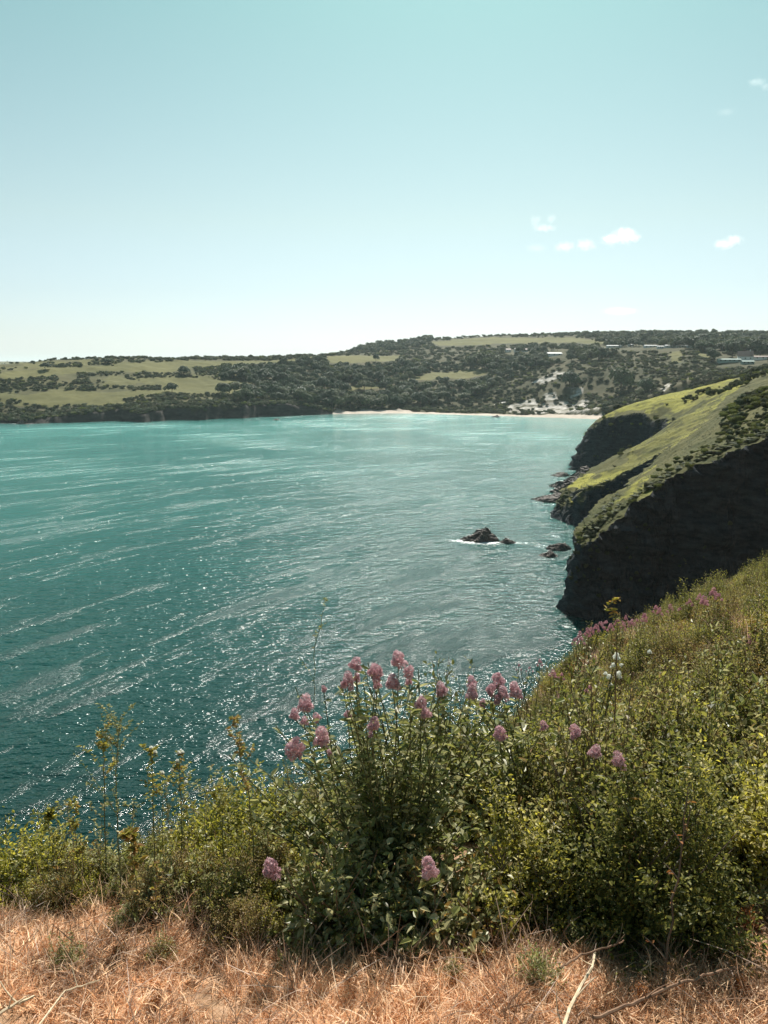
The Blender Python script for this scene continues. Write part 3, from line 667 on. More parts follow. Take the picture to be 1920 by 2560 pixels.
# scrub on the right headland
hx, hy, hz, hs, hpx, hpy, hscr, hrock = HG
SCRP = [([(1500, 1075), (1590, 1035), (1700, 1000), (1800, 965), (1935, 920), (1935, 940), (1800, 985), (1700, 1012), (1600, 1045), (1520, 1085)], 1.0),   # back edge of meadow
        ([(1495, 1050), (1560, 1030), (1640, 1032), (1690, 1050), (1650, 1075), (1600, 1085), (1560, 1120), (1510, 1090)], .5),
        ([(1790, 1110), (1810, 1040), (1860, 995), (1935, 965), (1935, 1100)], 2.2),
        ([(1400, 1385), (1440, 1335), (1500, 1290), (1590, 1240), (1650, 1175), (1720, 1135), (1800, 1100), (1935, 1075), (1935, 1130), (1780, 1150), (1680, 1210), (1560, 1290), (1450, 1370)], 1.0),
        ([(1540, 1110), (1600, 1070), (1630, 1085), (1590, 1110), (1550, 1160), (1530, 1180)], .3)]
dn = np.zeros(len(hx))
for P, wgt in SCRP: dn = np.maximum(dn, poly_in(hpx, hpy, P) * wgt)
dn = np.where((hy > 345) & (hy < 640), .8, dn) * (hs > np.where(hy < 160, 1.2, 4)) * (hpx < 2300)
hwt = np.where((hy > 119) & (hy < 136), .155, 1.0)
ids = np.nonzero(dn > 0)[0]; pr = dn[ids] * hwt[ids] * np.where(hy[ids] < 240, 1, np.where(hy[ids] < 360, 2.2, 14)); pr /= pr.sum()
pk = tr.choice(ids, 3200, replace=False, p=pr); n = len(pk)
sc = tr.uniform(.6, 2.4, n) * np.where(hy[pk] < 150, .65, 1) * np.where(hy[pk] > 345, 1.7, 1); idx = np.where(tr.random(n) < .3, 2, tr.choice([0, 1, 3], n))
idx = np.where((hy[pk] < 240) & (tr.random(n) < .45), 2, idx)
scatter('headland_scrub', np.stack([hx[pk], hy[pk], hz[pk] - .15], 1), idx, np.stack([np.zeros(n), np.zeros(n), tr.uniform(0, 6.28, n)], 1), np.stack([sc * 1.15, sc * 1.15, sc * 1.25], 1), CN, 'low bramble and gorse scrub along the edges of the headland meadow')
ids = np.nonzero((hs > -.5) & (hs < 5) & (hy < 340) & (hpx < 1960) & (hz > 4) & (fbm(hx / 5, hz / 4, hy / 5, 3, 95) > .1))[0]
pk = tr.choice(ids, 500, replace=False, p=hwt[ids] / hwt[ids].sum()); n = len(pk); sc = tr.uniform(.4, 1.1, n)
scatter('cliff_plants', np.stack([hx[pk], hy[pk] - .2, hz[pk] - .2], 1), tr.choice([0, 1], n), np.stack([np.full(n, .9), np.zeros(n), tr.uniform(0, 6.28, n)], 1), np.stack([sc, sc, sc], 1), CN, 'dark plants clinging to the shaded headland cliffs')
# rough grass fringe and turf tussocks
ids = np.nonzero((hs > 3.2) & (hy < 345) & (hpx < 1960) & (hrock < .8))[0]
pk = tr.choice(ids, 9000, replace=False, p=hwt[ids] / hwt[ids].sum()); n = len(pk)
sc = tr.uniform(.35, .9, n) * np.where(hs[pk] < 6, 1.3, .5)
scatter('headland_turf', np.stack([hx[pk], hy[pk], hz[pk] - .12], 1), np.where(tr.random(n) < .7, 2, 3), np.stack([np.zeros(n), np.zeros(n), tr.uniform(0, 6.28, n)], 1), np.stack([sc * 1.5, sc * 1.5, sc * .6], 1), CN, 'rough grass tussocks over the headland turf and cliff edge')

# ------------------------------------------------------------------ rocks in the sea
M_ROCK = noise_mat('sea_rock', [(.3, (.035, .030, .028)), (.5, (.10, .085, .075)), (.72, (.26, .22, .19))], 1.1, 9, .75, 1.0, .5, (1, 1, 2.5))
def rock(name, x, y, w, d, h, seed, lean, label, group=None, mat=None):
    """strata-ribbed rock: slanting ridge with a sharp crest"""
    n1, n2 = 46, 34; U, Vv = np.meshgrid(np.linspace(-1, 1, n1), np.linspace(-1, 1, n2), indexing='ij')
    rr = np.sqrt((U * .98) ** 2 + Vv ** 2); base = np.clip(1 - rr ** 1.8, 0, 1)
    ridge = np.clip(1 - np.abs(U - lean) * np.where(U < lean, 1 / (1 + lean), 1 / (1 - lean)), 0, 1)
    X = U * w / 2; Y = Vv * d / 2
    Z = h * ridge ** .8 * base ** .45 + .12 * h * fbm(U * 3, Vv * 3, 0, 4, seed)
    q = h / 6; Z = Z + .5 * (np.round((Z + X * .35) / q) * q - (Z + X * .35))
    X = X + .10 * w * fbm(U * 2.5, Vv * 2.5, 7, 3, seed + 1) ; Y = Y + .10 * d * fbm(U * 2.5, Vv * 2.5, 3, 3, seed + 2)
    Z = np.where(base > 0, Z, -1.0) - .35
    me = mesh_np(name, np.stack([X, Y, Z], -1).reshape(-1, 3), grid_faces(n1, n2), [mat or M_ROCK], False)
    o = obj(name, me); o.location = (x, y, 0); tag(o, label, 'rock', group); return o
c = WZ(1203, 1353, 0); rock('sea_rock', c[0], c[1] + 1.5, 9.4, 6, 3.5, 3, .25, 'larger slanting brown rock standing in white foam off the headland')
c = WZ(1270, 1358, 0); rock('sea_rock', c[0], c[1] + .5, 4.4, 3, 1.6, 8, 0.0, 'smaller low brown rock right of the larger sea rock')
for (px, py, w, h, lean, lb) in [(1372, 1392, 5.0, 1.5, .3, 'low brown rock at the foot of the nearest dark cliff tip'), (1395, 1376, 6.0, 2.0, .5, 'ledge of rock just above the low rock at the near cliff tip'),
                                 (1385, 1252, 13, 3.0, .4, 'long pale brown rock ledge below the second cliff'), (1425, 1232, 13, 5.5, .4, 'grey rock shelf joining the long ledge to the second cliff'),
                                 (1398, 1218, 8, 2.6, .2, 'brown rock lying above the long ledge'), (1403, 1190, 9, 1.8, .2, 'flat dark rock at the foot of the farthest cliff'), (1445, 1212, 11, 5, .3, 'white-veined grey rock in the gully below the farthest cliff'),
                                 (1455, 1196, 10, 5, .3, 'upper grey rock in the gully below the farthest cliff'),
                                 (690, 1050.5, 7, 1.6, .1, 'tiny dark rock breaking the water near the far wood'), (1240, 1043, 9, 2.0, .2, 'small dark rock at the edge of the pale beach')]:
    c = WZ(px, py, 0); rock('sea_rock', c[0], c[1] + 1, w, w * .7, h, int(px), lean, lb)
# boulders along the far shore
bl = np.random.default_rng(44); k = 0
for q in range(26):
    px = bl.uniform(20, 800); yy = np.interp(px, [a[0] for a in FCpx], [a[1] for a in FCpx]); c = WZ(px, yy - .5, 0)
    rock('shore_boulder', c[0], c[1] + 1, bl.uniform(4, 9), 4, bl.uniform(1.5, 3.5), 100 + q, bl.uniform(-.3, .3), 'brown boulder on the rocky shore across the bay', 'boulders along the far left shore')
c = WZ(385, 1049.5, 0); rock('shore_boulder', c[0], c[1], 7, 4, 2.2, 300, 0, 'white rock on the dark shore below the left headland', None, noise_mat('pale_rock', [(.3, (.6, .58, .54)), (.7, (.8, .78, .74))], 2))

# ------------------------------------------------------------------ buildings across the bay
def plain(name, col, rough=.6, spec=.3):
    m, N, L = nmat(name); out = N.new('ShaderNodeOutputMaterial'); p = N.new('ShaderNodeBsdfPrincipled')
    nz = N.new('ShaderNodeTexNoise'); nz.inputs['Scale'].default_value = 3; ge = N.new('ShaderNodeNewGeometry'); L.new(ge.outputs['Position'], nz.inputs['Vector'])
    rp = ramp(N, [(.3, tuple(c_ * .85 for c_ in col)), (.7, col)]); L.new(nz.outputs['Fac'], rp.inputs[0]); L.new(rp.outputs[0], p.inputs['Base Color'])
    p.inputs['Roughness'].default_value = rough; p.inputs['Specular IOR Level'].default_value = spec; L.new(p.outputs[0], out.inputs[0]); return m
M_WALL = plain('white_render', (.80, .79, .76)); M_ROOFW = plain('pale_roof', (.50, .51, .51), .6); M_ROOFB = plain('brown_tile', (.16, .11, .09)); M_GLASS = plain('window_glass', (.03, .035, .04), .08, .6)
M_GREEN = plain('pale_green_boards', (.24, .33, .29)); M_DARK = plain('dark_panel', (.08, .08, .08))
def building(name, px, py, Wd, Dp, H, rh, rot, roofm, wallm, label, cat, group=None, gable=True, nwin=3, chimney=False):
    Yd = find_Y(px, py) or 800
    x, y, _ = W(px, py, Yd); z = float(far_h(np.array([x]), np.array([y]))[0][0])
    r = bpy.data.objects.new(name, None); C.objects.link(r); r.location = (x, y, z); r.rotation_euler = (0, 0, rot); tag(r, label, cat, group)
    a, b = Wd / 2, Dp / 2
    g = Geo(); g.box(-a, a, -b, b, -1.5, H)
    g.add([(-a, -b, H), (-a, b, H), (-a, 0, H + rh), (a, -b, H), (a, b, H), (a, 0, H + rh)], [[0, 1, 2], [3, 5, 4], [0, 2, 5, 3], [1, 4, 5, 2]])
    obj('wall', g.mesh('wall', [wallm]), r)
    g = Geo(); e = .35
    for s in (-1, 1):
        y0 = s * (b + e); z0 = H - e * rh / b; 
        V = [(-a - e, y0, z0 + .05), (a + e, y0, z0 + .05), (a + e, 0, H + rh + .05), (-a - e, 0, H + rh + .05), (-a - e, y0, z0 + .25), (a + e, y0, z0 + .25), (a + e, 0, H + rh + .25), (-a - e, 0, H + rh + .25)]
        g.add(V, [[0, 1, 2, 3], [4, 7, 6, 5], [0, 4, 5, 1], [1, 5, 6, 2], [2, 6, 7, 3], [3, 7, 4, 0]])
    rf = obj('roof', g.mesh('roof', [roofm]), r)
    if chimney:
        g = Geo(); g.box(a * .55, a * .55 + .9, -.4, .4, H + rh * .6, H + rh + 1.4); obj('chimney', g.mesh('chimney', [M_WALL]), rf)
    for i in range(nwin):
        cx = -a + (i + .5) * Wd / nwin; g = Geo(); g.box(cx - .6, cx + .6, -b - .05, -b + .1, H * .4, H * .4 + 1.1)
        obj('window', g.mesh('window', [M_GLASS]), r)
    return r
bw = 'white caravans on the hilltop'
for (px, py, w, lb) in [(1535, 869, 22, 'small pale roofed lodge at the left end of the hilltop row'), (1577, 866, 8, 'tiny white gabled hut left of the caravan row'), (1625, 869, 17, 'long white caravan at the left end of the row'),
                        (1650, 871, 8, 'short white caravan second in the row'), (1676, 869, 15, 'white caravan in the middle of the row'), (1704, 869, 15, 'white caravan right of the middle of the row'),
                        (1730, 870, 14, 'white caravan nearest the dense dark tree'), (1690, 864, 12, 'pale caravan roof just behind the middle of the row'), (1797, 871, 14, 'white caravan alone right of the dense dark tree'), (1552, 866, 9, 'low cream lodge between the lodge and the tiny hut')]:
    building('caravan', px, py, w * .85, 4, 2.0, .6, R(random.uniform(-6, 6)), M_ROOFW, M_WALL, lb, 'caravan', bw, True, 3)
building('long_shed', 1383, 890, 19, 7, 2.6, 1.2, R(8), M_ROOFW, M_WALL, 'long white roofed shed above the slope left of the caravans', 'shed')
for px, lb in ((1270, 'left'), (1292, 'middle'), (1312, 'right')):
    building('cottage', px, 880, 7, 6, 2.8, 1.8, R(10), M_ROOFB, M_WALL, lb + ' white cottage of three half hidden in the hill wood', 'cottage', 'white cottages in the hill wood', True, 2)
hs_ = building('gabled_house', 1862, 902, 13, 9, 4.2, 4.6, R(-20), M_ROOFB, M_WALL, 'white house with steep gable and brown roof above the meadow', 'house', None, True, 3, True)
building('green_shed', 1822, 906, 20, 5, 1.9, .7, R(-4), M_GREEN, M_GREEN, 'long low pale green shed left of the gabled house', 'shed', None, True, 5)
building('green_shed', 1868, 911, 10, 5, 2.2, .7, R(-4), M_GREEN, M_GREEN, 'short pale green shed below the gabled house', 'shed', None, True, 3)
building('low_barn', 1905, 899, 16, 7, 2.2, .9, R(-10), M_ROOFB, M_WALL, 'low barn with brown roof right of the gabled house', 'barn', None, True, 3)
building('beach_hut', 895, 1005, 6, 4, 2.8, 1.2, R(5), M_ROOFW, M_WALL, 'small white hut among dark trees above the beach', 'hut', None, True, 1)

# ------------------------------------------------------------------ clouds
def cloud(px, py, wpx, hpx, dens, seed, parts):
    D = 7000.; x, y, z = W(px, py, D); w = wpx * D / FPX / 2; h = hpx * D / FPX / 2
    bpy_me = None; g = Geo(); rng = np.random.default_rng(seed)
    # one closed ellipsoid domain; the vapour inside is thinned by noise
    n1, n2 = 16, 24; V = []; F = []
    for i in range(n1 + 1):
        t = math.pi * i / n1
        for j in range(n2):
            a = 2 * math.pi * j / n2; V.append((math.sin(t) * math.cos(a) * w * 1.25, math.sin(t) * math.sin(a) * w * .8, math.cos(t) * h * 1.3))
    for i in range(n1):
        for j in range(n2): F.append([i * n2 + j, (i + 1) * n2 + j, (i + 1) * n2 + (j + 1) % n2, i * n2 + (j + 1) % n2])
    me = mesh_np('cloud', V, F)
    m, N, L = nmat('cloud_vapour'); out = N.new('ShaderNodeOutputMaterial'); pv = N.new('ShaderNodeVolumePrincipled')
    pv.inputs['Color'].default_value = (1, 1, 1, 1); pv.inputs['Anisotropy'].default_value = .4
    tc = N.new('ShaderNodeTexCoord')
    den = None
    def M(op, a, b=None, c=None):
        q = N.new('ShaderNodeMath'); q.operation = op
        for i, v in enumerate((a, b, c)):
            if v is None: continue
            if isinstance(v, (int, float)): q.inputs[i].default_value = v
            else: L.new(v, q.inputs[i])
        return q.outputs[0]
    nz = N.new('ShaderNodeTexNoise'); nz.inputs['Scale'].default_value = 2.6 / h; nz.inputs['Detail'].default_value = 7; nz.inputs['Roughness'].default_value = .62
    off = N.new('ShaderNodeMapping'); off.inputs['Location'].default_value = (seed * 311.0, 0, 0); L.new(tc.outputs['Object'], off.inputs[0]); L.new(off.outputs[0], nz.inputs['Vector'])
    acc = None
    for (cx, cz, rw, rh) in parts:
        mp = N.new('ShaderNodeMapping'); mp.vector_type = 'TEXTURE'; mp.inputs['Location'].default_value = (cx * w, 0, cz * h); mp.inputs['Scale'].default_value = (rw * w, rw * w * .6, rh * h); L.new(tc.outputs['Object'], mp.inputs[0])
        ln = N.new('ShaderNodeVectorMath'); ln.operation = 'LENGTH'; L.new(mp.outputs[0], ln.inputs[0])
        v = M('SUBTRACT', 1.0, ln.outputs['Value']); acc = v if acc is None else M('MAXIMUM', acc, v)
    d = M('ADD', acc, M('MULTIPLY', M('SUBTRACT', nz.outputs['Fac'], .52), 2.6))
    cl_ = N.new('ShaderNodeClamp'); L.new(M('MULTIPLY', d, .8), cl_.inputs[0])
    L.new(M('MULTIPLY', cl_.outputs[0], dens), pv.inputs['Density']); L.new(pv.outputs[0], out.inputs['Volume'])
    me.materials.append(m); o = obj('cloud', me); o.location = (x, y, z); tag(o, kind='structure'); return o
cloud(1553, 592, 110, 52, .022, 1, [(.15, .1, .55, .8), (-.4, -.2, .5, .6), (.5, -.1, .4, .4)])
cloud(1440, 612, 110, 46, .009, 2, [(.4, .0, .5, .7), (-.5, -.2, .5, .6)])
cloud(1360, 556, 80, 50, .006, 3, [(-.5, .2, .4, .6), (.4, .3, .4, .5), (0, -.5, .8, .4)])
cloud(1820, 606, 90, 42, .018, 4, [(-.2, -.2, .6, .6), (.35, .25, .5, .6)])
cloud(1555, 778, 110, 30, .014, 5, [(-.1, .0, .8, .7)])
cloud(1340, 620, 70, 30, .003, 6, [(0, 0, .8, .7)])
cloud(1900, 210, 70, 40, .004, 7, [(-.2, .2, .7, .5), (.4, -.3, .4, .5)])
cloud(1815, 280, 60, 26, .002, 8, [(0, 0, .8, .7)])

# ------------------------------------------------------------------ near ground
NG = RBF([(-6, -6, -1.9), (6, -6, -1.2), (-2, -1, -1.65), (2, -1, -1.5), (-1.2, 1, -1.66), (1.2, 1, -1.58), (0, 1.8, -1.63), (-1.2, 1.9, -1.70), (1.3, 1.9, -1.60), (0, 2.4, -1.80), (-1.2, 2.4, -1.92), (1.5, 2.6, -1.75),
          (-1.7, 2.9, -2.32), (0, 3.6, -2.25), (1.2, 3.6, -2.1), (-1, 3.05, -2.15), (-.45, 3.2, -2.12), (-1, 4.0, -3.7), (1.2, 6, -3.3), (2.6, 6, -2.20), (2.4, 9, -3.55), (4.3, 9, -2.75), (7.3, 14, -3.95), (4, 4, -1.75), (7, 6, -1.6), (9, 9, -1.9), (14, 14, -2.4),
          (0, 5, -4.3), (-3, 3, -3.6), (2, 12, -6.2), (0, 8, -7), (4, 20, -9.5), (-5, 0, -3.4), (8, 20, -7), (-12, 5, -16), (0, 20, -18), (10, 32, -18), (-24, 20, -40), (-20, 45, -44), (0, 60, -46), (12, 70, -46), (30, 30, -8), (40, 60, -34), (70, 60, -25), (60, 85, -46), (120, 80, -40), (40, 10, 3), (60, -40, 10), (-40, -40, -30), (0, -40, 2), (-12, -12, -8)])
def near_h(x, y):
    return EYE + NG(x, y) + .05 * fbm(x / .7, y / .7, 0, 4, 3) + .25 * fbm(x / 6, y / 6, 0, 2, 8) * sstep(4, 12, np.hypot(x, y))
def build_near():
    a = np.sinh(np.linspace(-1, 1, 300) * 4.2) / math.sinh(4.2)
    X, Y = np.meshgrid(a * 120 + 1, (np.sinh(np.linspace(-.85, 1, 300) * 4.2) / math.sinh(4.2)) * 100 + 2, indexing='xy')
    Z = near_h(X, Y)
    me = mesh_np('ground', np.stack([X, Y, Z], -1).reshape(-1, 3), grid_faces(*X.shape), smooth=True)
    me.materials.append(noise_mat('ground_soil', [(.3, (.09, .055, .032)), (.5, (.27, .165, .095)), (.7, (.46, .30, .19))], 14, 8, .95, .8, .02))
    tag(obj('ground', me), kind='structure')
build_near()
def gz(x, y): return near_h(np.asarray(x, float), np.asarray(y, float))
def dry_edge(x):   # the dry grass reaches this far from the camera
    return np.interp(x, [-2.2, -1.5, -1.0, -.5, 0, .5, .95, 1.2, 1.6, 2.2], [2.66, 2.52, 2.34, 2.16, 2.02, 1.98, 1.98, 2.12, 2.42, 2.6])

# ------------------------------------------------------------------ foreground plants
def tuft_mesh(name, mat, seed, n=60, L=(.08, .22), wd=.0032, lean=1.0, spread=.07):
    rng = np.random.default_rng(seed); V = []; F = []; k = 0
    for i in range(n):
        a = rng.uniform(0, 6.283); r = spread * math.sqrt(rng.uniform()); p = np.array([r * math.cos(a), r * math.sin(a), -.01])
        th = rng.uniform(0, 6.283); ln = rng.uniform(*L); el = rng.uniform(.0, 1.2) if rng.uniform() < .6 * lean else rng.uniform(1.0, 1.5)
        d = np.array([math.cos(th) * math.cos(el), math.sin(th) * math.cos(el), math.sin(el)])
        s = np.cross(d, rand_dirs(1, rng)[0]); s /= np.linalg.norm(s) + 1e-9
        w = wd * rng.uniform(.6, 1.5); bend = np.array([rng.normal(0, .3), rng.normal(0, .3), -rng.uniform(.2, 1.1)]) * ln * .5
        for q in range(4):
            t = q / 3; c = p + d * ln * t + bend * t * t; ww = w * (1 - .75 * t) * .5
            V += [c - s * ww, c + s * ww]
        for q in range(3): F.append([k + 2 * q, k + 2 * q + 1, k + 2 * q + 3, k + 2 * q + 2])
        k += 8
    return mesh_np(name, np.array(V), np.array(F), [mat])
STRAWS = [tuft_mesh('straw_%d' % i, M_STRAW, 30 + i, 95, (.02, .085), .0030, 1.6, .06) for i in range(5)] + [tuft_mesh('straw_long', M_STRAW, 36, 20, (.06, .15), .0028, 1.2, .06)] + [tuft_mesh('dead_%d' % i, M_STRAWD, 50 + i, 40, (.05, .20), .0032, 1.2) for i in range(2)]
CG = proto_coll('straw_kinds', STRAWS)
gr = np.random.default_rng(99)
N0 = 12500; x = gr.uniform(-2.2, 2.4, N0); y = gr.uniform(1.05, 3.0, N0)
e = dry_edge(x) + .16 * fbm(x / .25, y / .25, 0, 2, 5)
keep = y < e; 
thin = (fbm(x / .13, y / .13, 0, 2, 66) > -.50) & (fbm(x / .4, y / .4, 0, 2, 68) > -.95)
x, y = x[keep & thin], y[keep & thin]; n = len(x)
idx = np.where(gr.random(n) < .10, gr.integers(6, 8, n), gr.integers(0, 6, n)); sc = gr.uniform(.6, 1.15, n) * (1 + .35 * fbm(x / .12, y / .12, 0, 2, 67))
scatter('dry_grass', np.stack([x, y, gz(x, y)], 1), idx, np.stack([gr.normal(0, .25, n), gr.normal(0, .25, n), gr.uniform(0, 6.28, n)], 1), sc, CG, 'dry straw coloured grass along the clifftop in the foreground')

def shrub_mesh(name, mats, seed, R0=.30, H=.42, ntw=260, per=22, ll=(.016, .032), asp=.55, tw=True, zmin=0.0):
    """mound of leafy twigs: (leaf mesh arrays, twig mesh arrays)"""
    rng = np.random.default_rng(seed); d = rand_dirs(ntw, rng, zmin); P = []; D = []; g = Geo()
    for i in range(ntw):
        bump = 1 + .35 * float(fbm(d[i, 0] * 2.2, d[i, 1] * 2.2, d[i, 2] * 2.2 + seed, 2, seed))
        L = bump * rng.uniform(.70, 1.08); e_ = d[i] * np.array([R0, R0, H]) * L
        b_ = np.array([rng.normal(0, R0 * .25), rng.normal(0, R0 * .25), 0]); mid = b_ + (e_ - b_) * .55 + np.array([0, 0, -.1 * H]) + rng.normal(0, .02, 3)
        if tw: g.tube([b_, mid, e_], .0028, .0009, 3)
        t = rng.uniform(.42, 1.0, per)[:, None]
        c = (1 - t) ** 2 * b_ + 2 * t * (1 - t) * mid + t * t * e_ + rng.normal(0, .010, (per, 3))
        P.append(c); D.append(rand_dirs(per, rng) + (e_ - b_) / np.linalg.norm(e_ - b_) * .7)
    P = np.concatenate(P); D = np.concatenate(D); n = len(P); Nn = rand_dirs(n, rng, .1); Nn[:, 2] += .6; L = rng.uniform(*ll, n)
    V, F = leaf_arrays(P, D, Nn, L, L * asp * rng.uniform(.8, 1.2, n))
    if not tw: return mesh_np(name, V, F, mats)
    TV = np.concatenate(g.V); F2 = [list(f) for f in F] + [[i + len(V) for i in f] for f in g.F]
    return mesh_np(name, np.concatenate([V, TV]), F2, mats, False, [0] * len(F) + [1] * len(g.F))
M_LEAFD = leaf_mat('dark_thicket_leaf', [(.05, .058, .018), (.08, .09, .028), (.13, .135, .035), (.24, .225, .06), (.085, .08, .035), (.30, .27, .13), (.16, .12, .05)], .46, .5, .25)
M_LEAFE = leaf_mat('olive_thicket_leaf', [(.10, .09, .03), (.17, .14, .05), (.24, .20, .07), (.13, .09, .045), (.30, .22, .10), (.09, .10, .03)], .42, .5, .3)
M_MAUVE = leaf_mat('mauve_grass', [(.44, .30, .24), (.58, .41, .34), (.34, .22, .18), (.66, .50, .42), (.50, .30, .29)], .35)
TH = [shrub_mesh('thicket_%d' % i, [m_, M_STEMB], 60 + i, .22, .32 + .05 * i, 190, pr_, ll_) for i, (m_, pr_, ll_) in enumerate([(M_LEAFA, 36, (.009, .021)), (M_LEAFD, 24, (.013, .030)), (M_LEAFE, 38, (.008, .018)), (M_LEAFD, 36, (.010, .022))])] + [shrub_mesh('thicket_y', [M_LEAFC, M_STEMB], 70, .20, .30, 150, 26, (.010, .024)),
      shrub_mesh('thicket_g', [M_LEAFB, M_STEMG], 71, .22, .38, 110, 14, (.018, .042), .38)]
DRYB = [tuft_mesh('brown_tangle', M_STRAWD, 80, 160, (.15, .42), .0030, .5, .15), tuft_mesh('pale_tangle', M_STRAW, 81, 130, (.15, .38), .0028, .5, .15)]
RUS = [shrub_mesh('russet_sprig', [M_LEAFO, M_STEMB], 72, .14, .26, 60, 14, (.014, .03))]
CTH = proto_coll('thicket_kinds', TH + DRYB + RUS + [tuft_mesh('mauve_tangle', M_MAUVE, 83, 150, (.14, .36), .0032, .5, .15)])     # 0-3 green, 4 yellowing, 5 valerian leaf, 6 brown, 7 pale, 8 russet
P_ = []; I_ = []; S_ = []
def put(x, y, i, s, dz=0.0): P_.append((x, y, float(gz(x, y)) + dz)); I_.append(i); S_.append(s)
tg = np.random.default_rng(17)
# near belt
for q in range(1700):
    x, y = tg.uniform(-2.4, 4.2), tg.uniform(1.9, 4.6)
    e = float(dry_edge(x)) + .12 + .1 * math.sin(x * 7)
    if y < e: continue
    if abs(x - .02) < .24 and 2.26 < y < 2.62: continue          # room for the valerian clump
    if x < .1 and y > 3.7: continue
    if x / y > .85: continue
    if float(fbm(x / .22, y / .22, 0, 2, 91)) < -.14: continue
    hs0 = 1.0 if x > .25 else (.52 if x > -.8 else .42)
    if x < -.55 and tg.random() < .08: continue
    if y < e + .25: hs0 *= .65
    r_ = tg.random(); i = int(tg.integers(0, 4)) if r_ < .52 else (4 if r_ < .60 else (5 if r_ < .77 else (6 if r_ < .91 else (7 if r_ < .97 else 8))))
    if x < -.5 and tg.random() < .22: i = int(tg.choice([6, 7, 4, 5]))
    put(x, y, i, hs0 * tg.uniform(.6, 1.3))
# slope running away on the right
for q in range(3800):
    y = 4.2 + 14 * tg.random() ** 1.3; x = tg.uniform(.05, .75) * y
    fx = float(fbm(x / 1.6, y / 1.6, 0, 3, 12))
    px, py = proj(np.array([x, y, float(gz(x, y))]))
    pale = poly_in(np.array([float(px)]), np.array([float(py)]), [(1480, 1640), (1620, 1560), (1920, 1480), (1940, 1700), (1700, 1690), (1500, 1720)])[0]
    r_ = tg.random()
    if pale: i = 7 if r_ < .34 else (9 if r_ < .60 else (4 if r_ < .70 else int(tg.integers(0, 4))))
    elif fx > .0: i = 9 if r_ < .15 else 6 if r_ < .32 else (7 if r_ < .40 else (8 if r_ < .46 else (4 if r_ < .66 else int(tg.integers(0, 4)))))
    else: i = int(tg.integers(0, 4)) if r_ < .50 else (4 if r_ < .64 else (6 if r_ < .72 else (9 if r_ < .92 else (7 if r_ < .97 else 8))))
    put(x, y, i, tg.uniform(.55, 1.0) * (1 + .02 * y) * (.92 if i in (6, 7, 9) else .9))
# russet and straw patches by the grass edge on the left
for q in range(130):
    x = tg.uniform(-1.5, -.35); y = float(dry_edge(x)) + tg.uniform(-.05, .35); put(x, y, int(tg.choice([7, 7, 6, 9, 0, 2, 5, 1])), tg.uniform(.28, .58))
for q in range(90):
    x = tg.uniform(-1.6, 1.9); y = float(dry_edge(x)) - tg.uniform(.0, .5) * tg.random(); put(x, y, int(tg.choice([6, 6, 6, 5, 8])), tg.uniform(.16, .3))
n = len(P_)
scatter('thicket', np.array(P_), I_, np.stack([tg.normal(0, .12, n), tg.normal(0, .12, n), tg.uniform(0, 6.28, n)], 1), np.array(S_), CTH, 'tangled green brambles and low plants covering the clifftop slope')

# ------------------------------------------------------------------ valerian
def head_mesh(name, mat, seed, w=.036, h=.040, n=260, fl=.0075):
    """cluster of many five-petalled florets carried on an uneven group of cymes"""
    rng = np.random.default_rng(seed); lobes = [(0, 0, h * .22, w * .62, h * .72)]; m = 6
    for k in range(m):
        a = 6.283 * k / m + rng.uniform(-.4, .4); r = w * rng.uniform(.42, .62); lobes.append((r * math.cos(a), r * math.sin(a), h * rng.uniform(-.75, .05), w * rng.uniform(.30, .48), h * rng.uniform(.28, .42)))
    V = []; F = []; k = 0; tot = sum(l[3] ** 2 for l in lobes)
    for (lx, ly, lz, lw, lh) in lobes:
        q = int(n * lw * lw / tot * 1.15); d = rand_dirs(q, rng, -.5); rad = rng.uniform(.78, 1.08, q)
        for i in range(q):
            nn = Vector(d[i] + rng.normal(0, .35, 3)).normalized(); a = nn.orthogonal().normalized(); b = nn.cross(a); s_ = fl * rng.uniform(.6, 1.25); ph = rng.uniform(0, 6.28)
            c_ = Vector((lx + d[i, 0] * lw * rad[i], ly + d[i, 1] * lw * rad[i], lz + d[i, 2] * lh * rad[i])); V.append(c_ - nn * s_ * .25)
            for j in range(5):
                t = ph + j * 1.2566
                V.append(c_ + (a * math.cos(t - .38) + b * math.sin(t - .38)) * s_ * .8); V.append(c_ + (a * math.cos(t) + b * math.sin(t)) * s_ * 1.05 + nn * s_ * .15); V.append(c_ + (a * math.cos(t + .38) + b * math.sin(t + .38)) * s_ * .8)
                F.append([k, k + 1 + 3 * j, k + 2 + 3 * j, k + 3 + 3 * j])
            k += 16
    return mesh_np(name, np.array([tuple(v) for v in V]), np.array(F), [mat])
HEADS = [head_mesh('flower_head_%d' % i, M_PINK, 200 + i, .042, .042 + .005 * (i % 3), 300) for i in range(6)]
HEADM = [head_mesh('flower_head_m%d' % i, M_MAGENTA, 220 + i, .034, .038, 70, .009) for i in range(3)]
HEADW = [head_mesh('flower_head_w%d' % i, M_WHITE, 230 + i, .030, .030, 150) for i in range(2)]

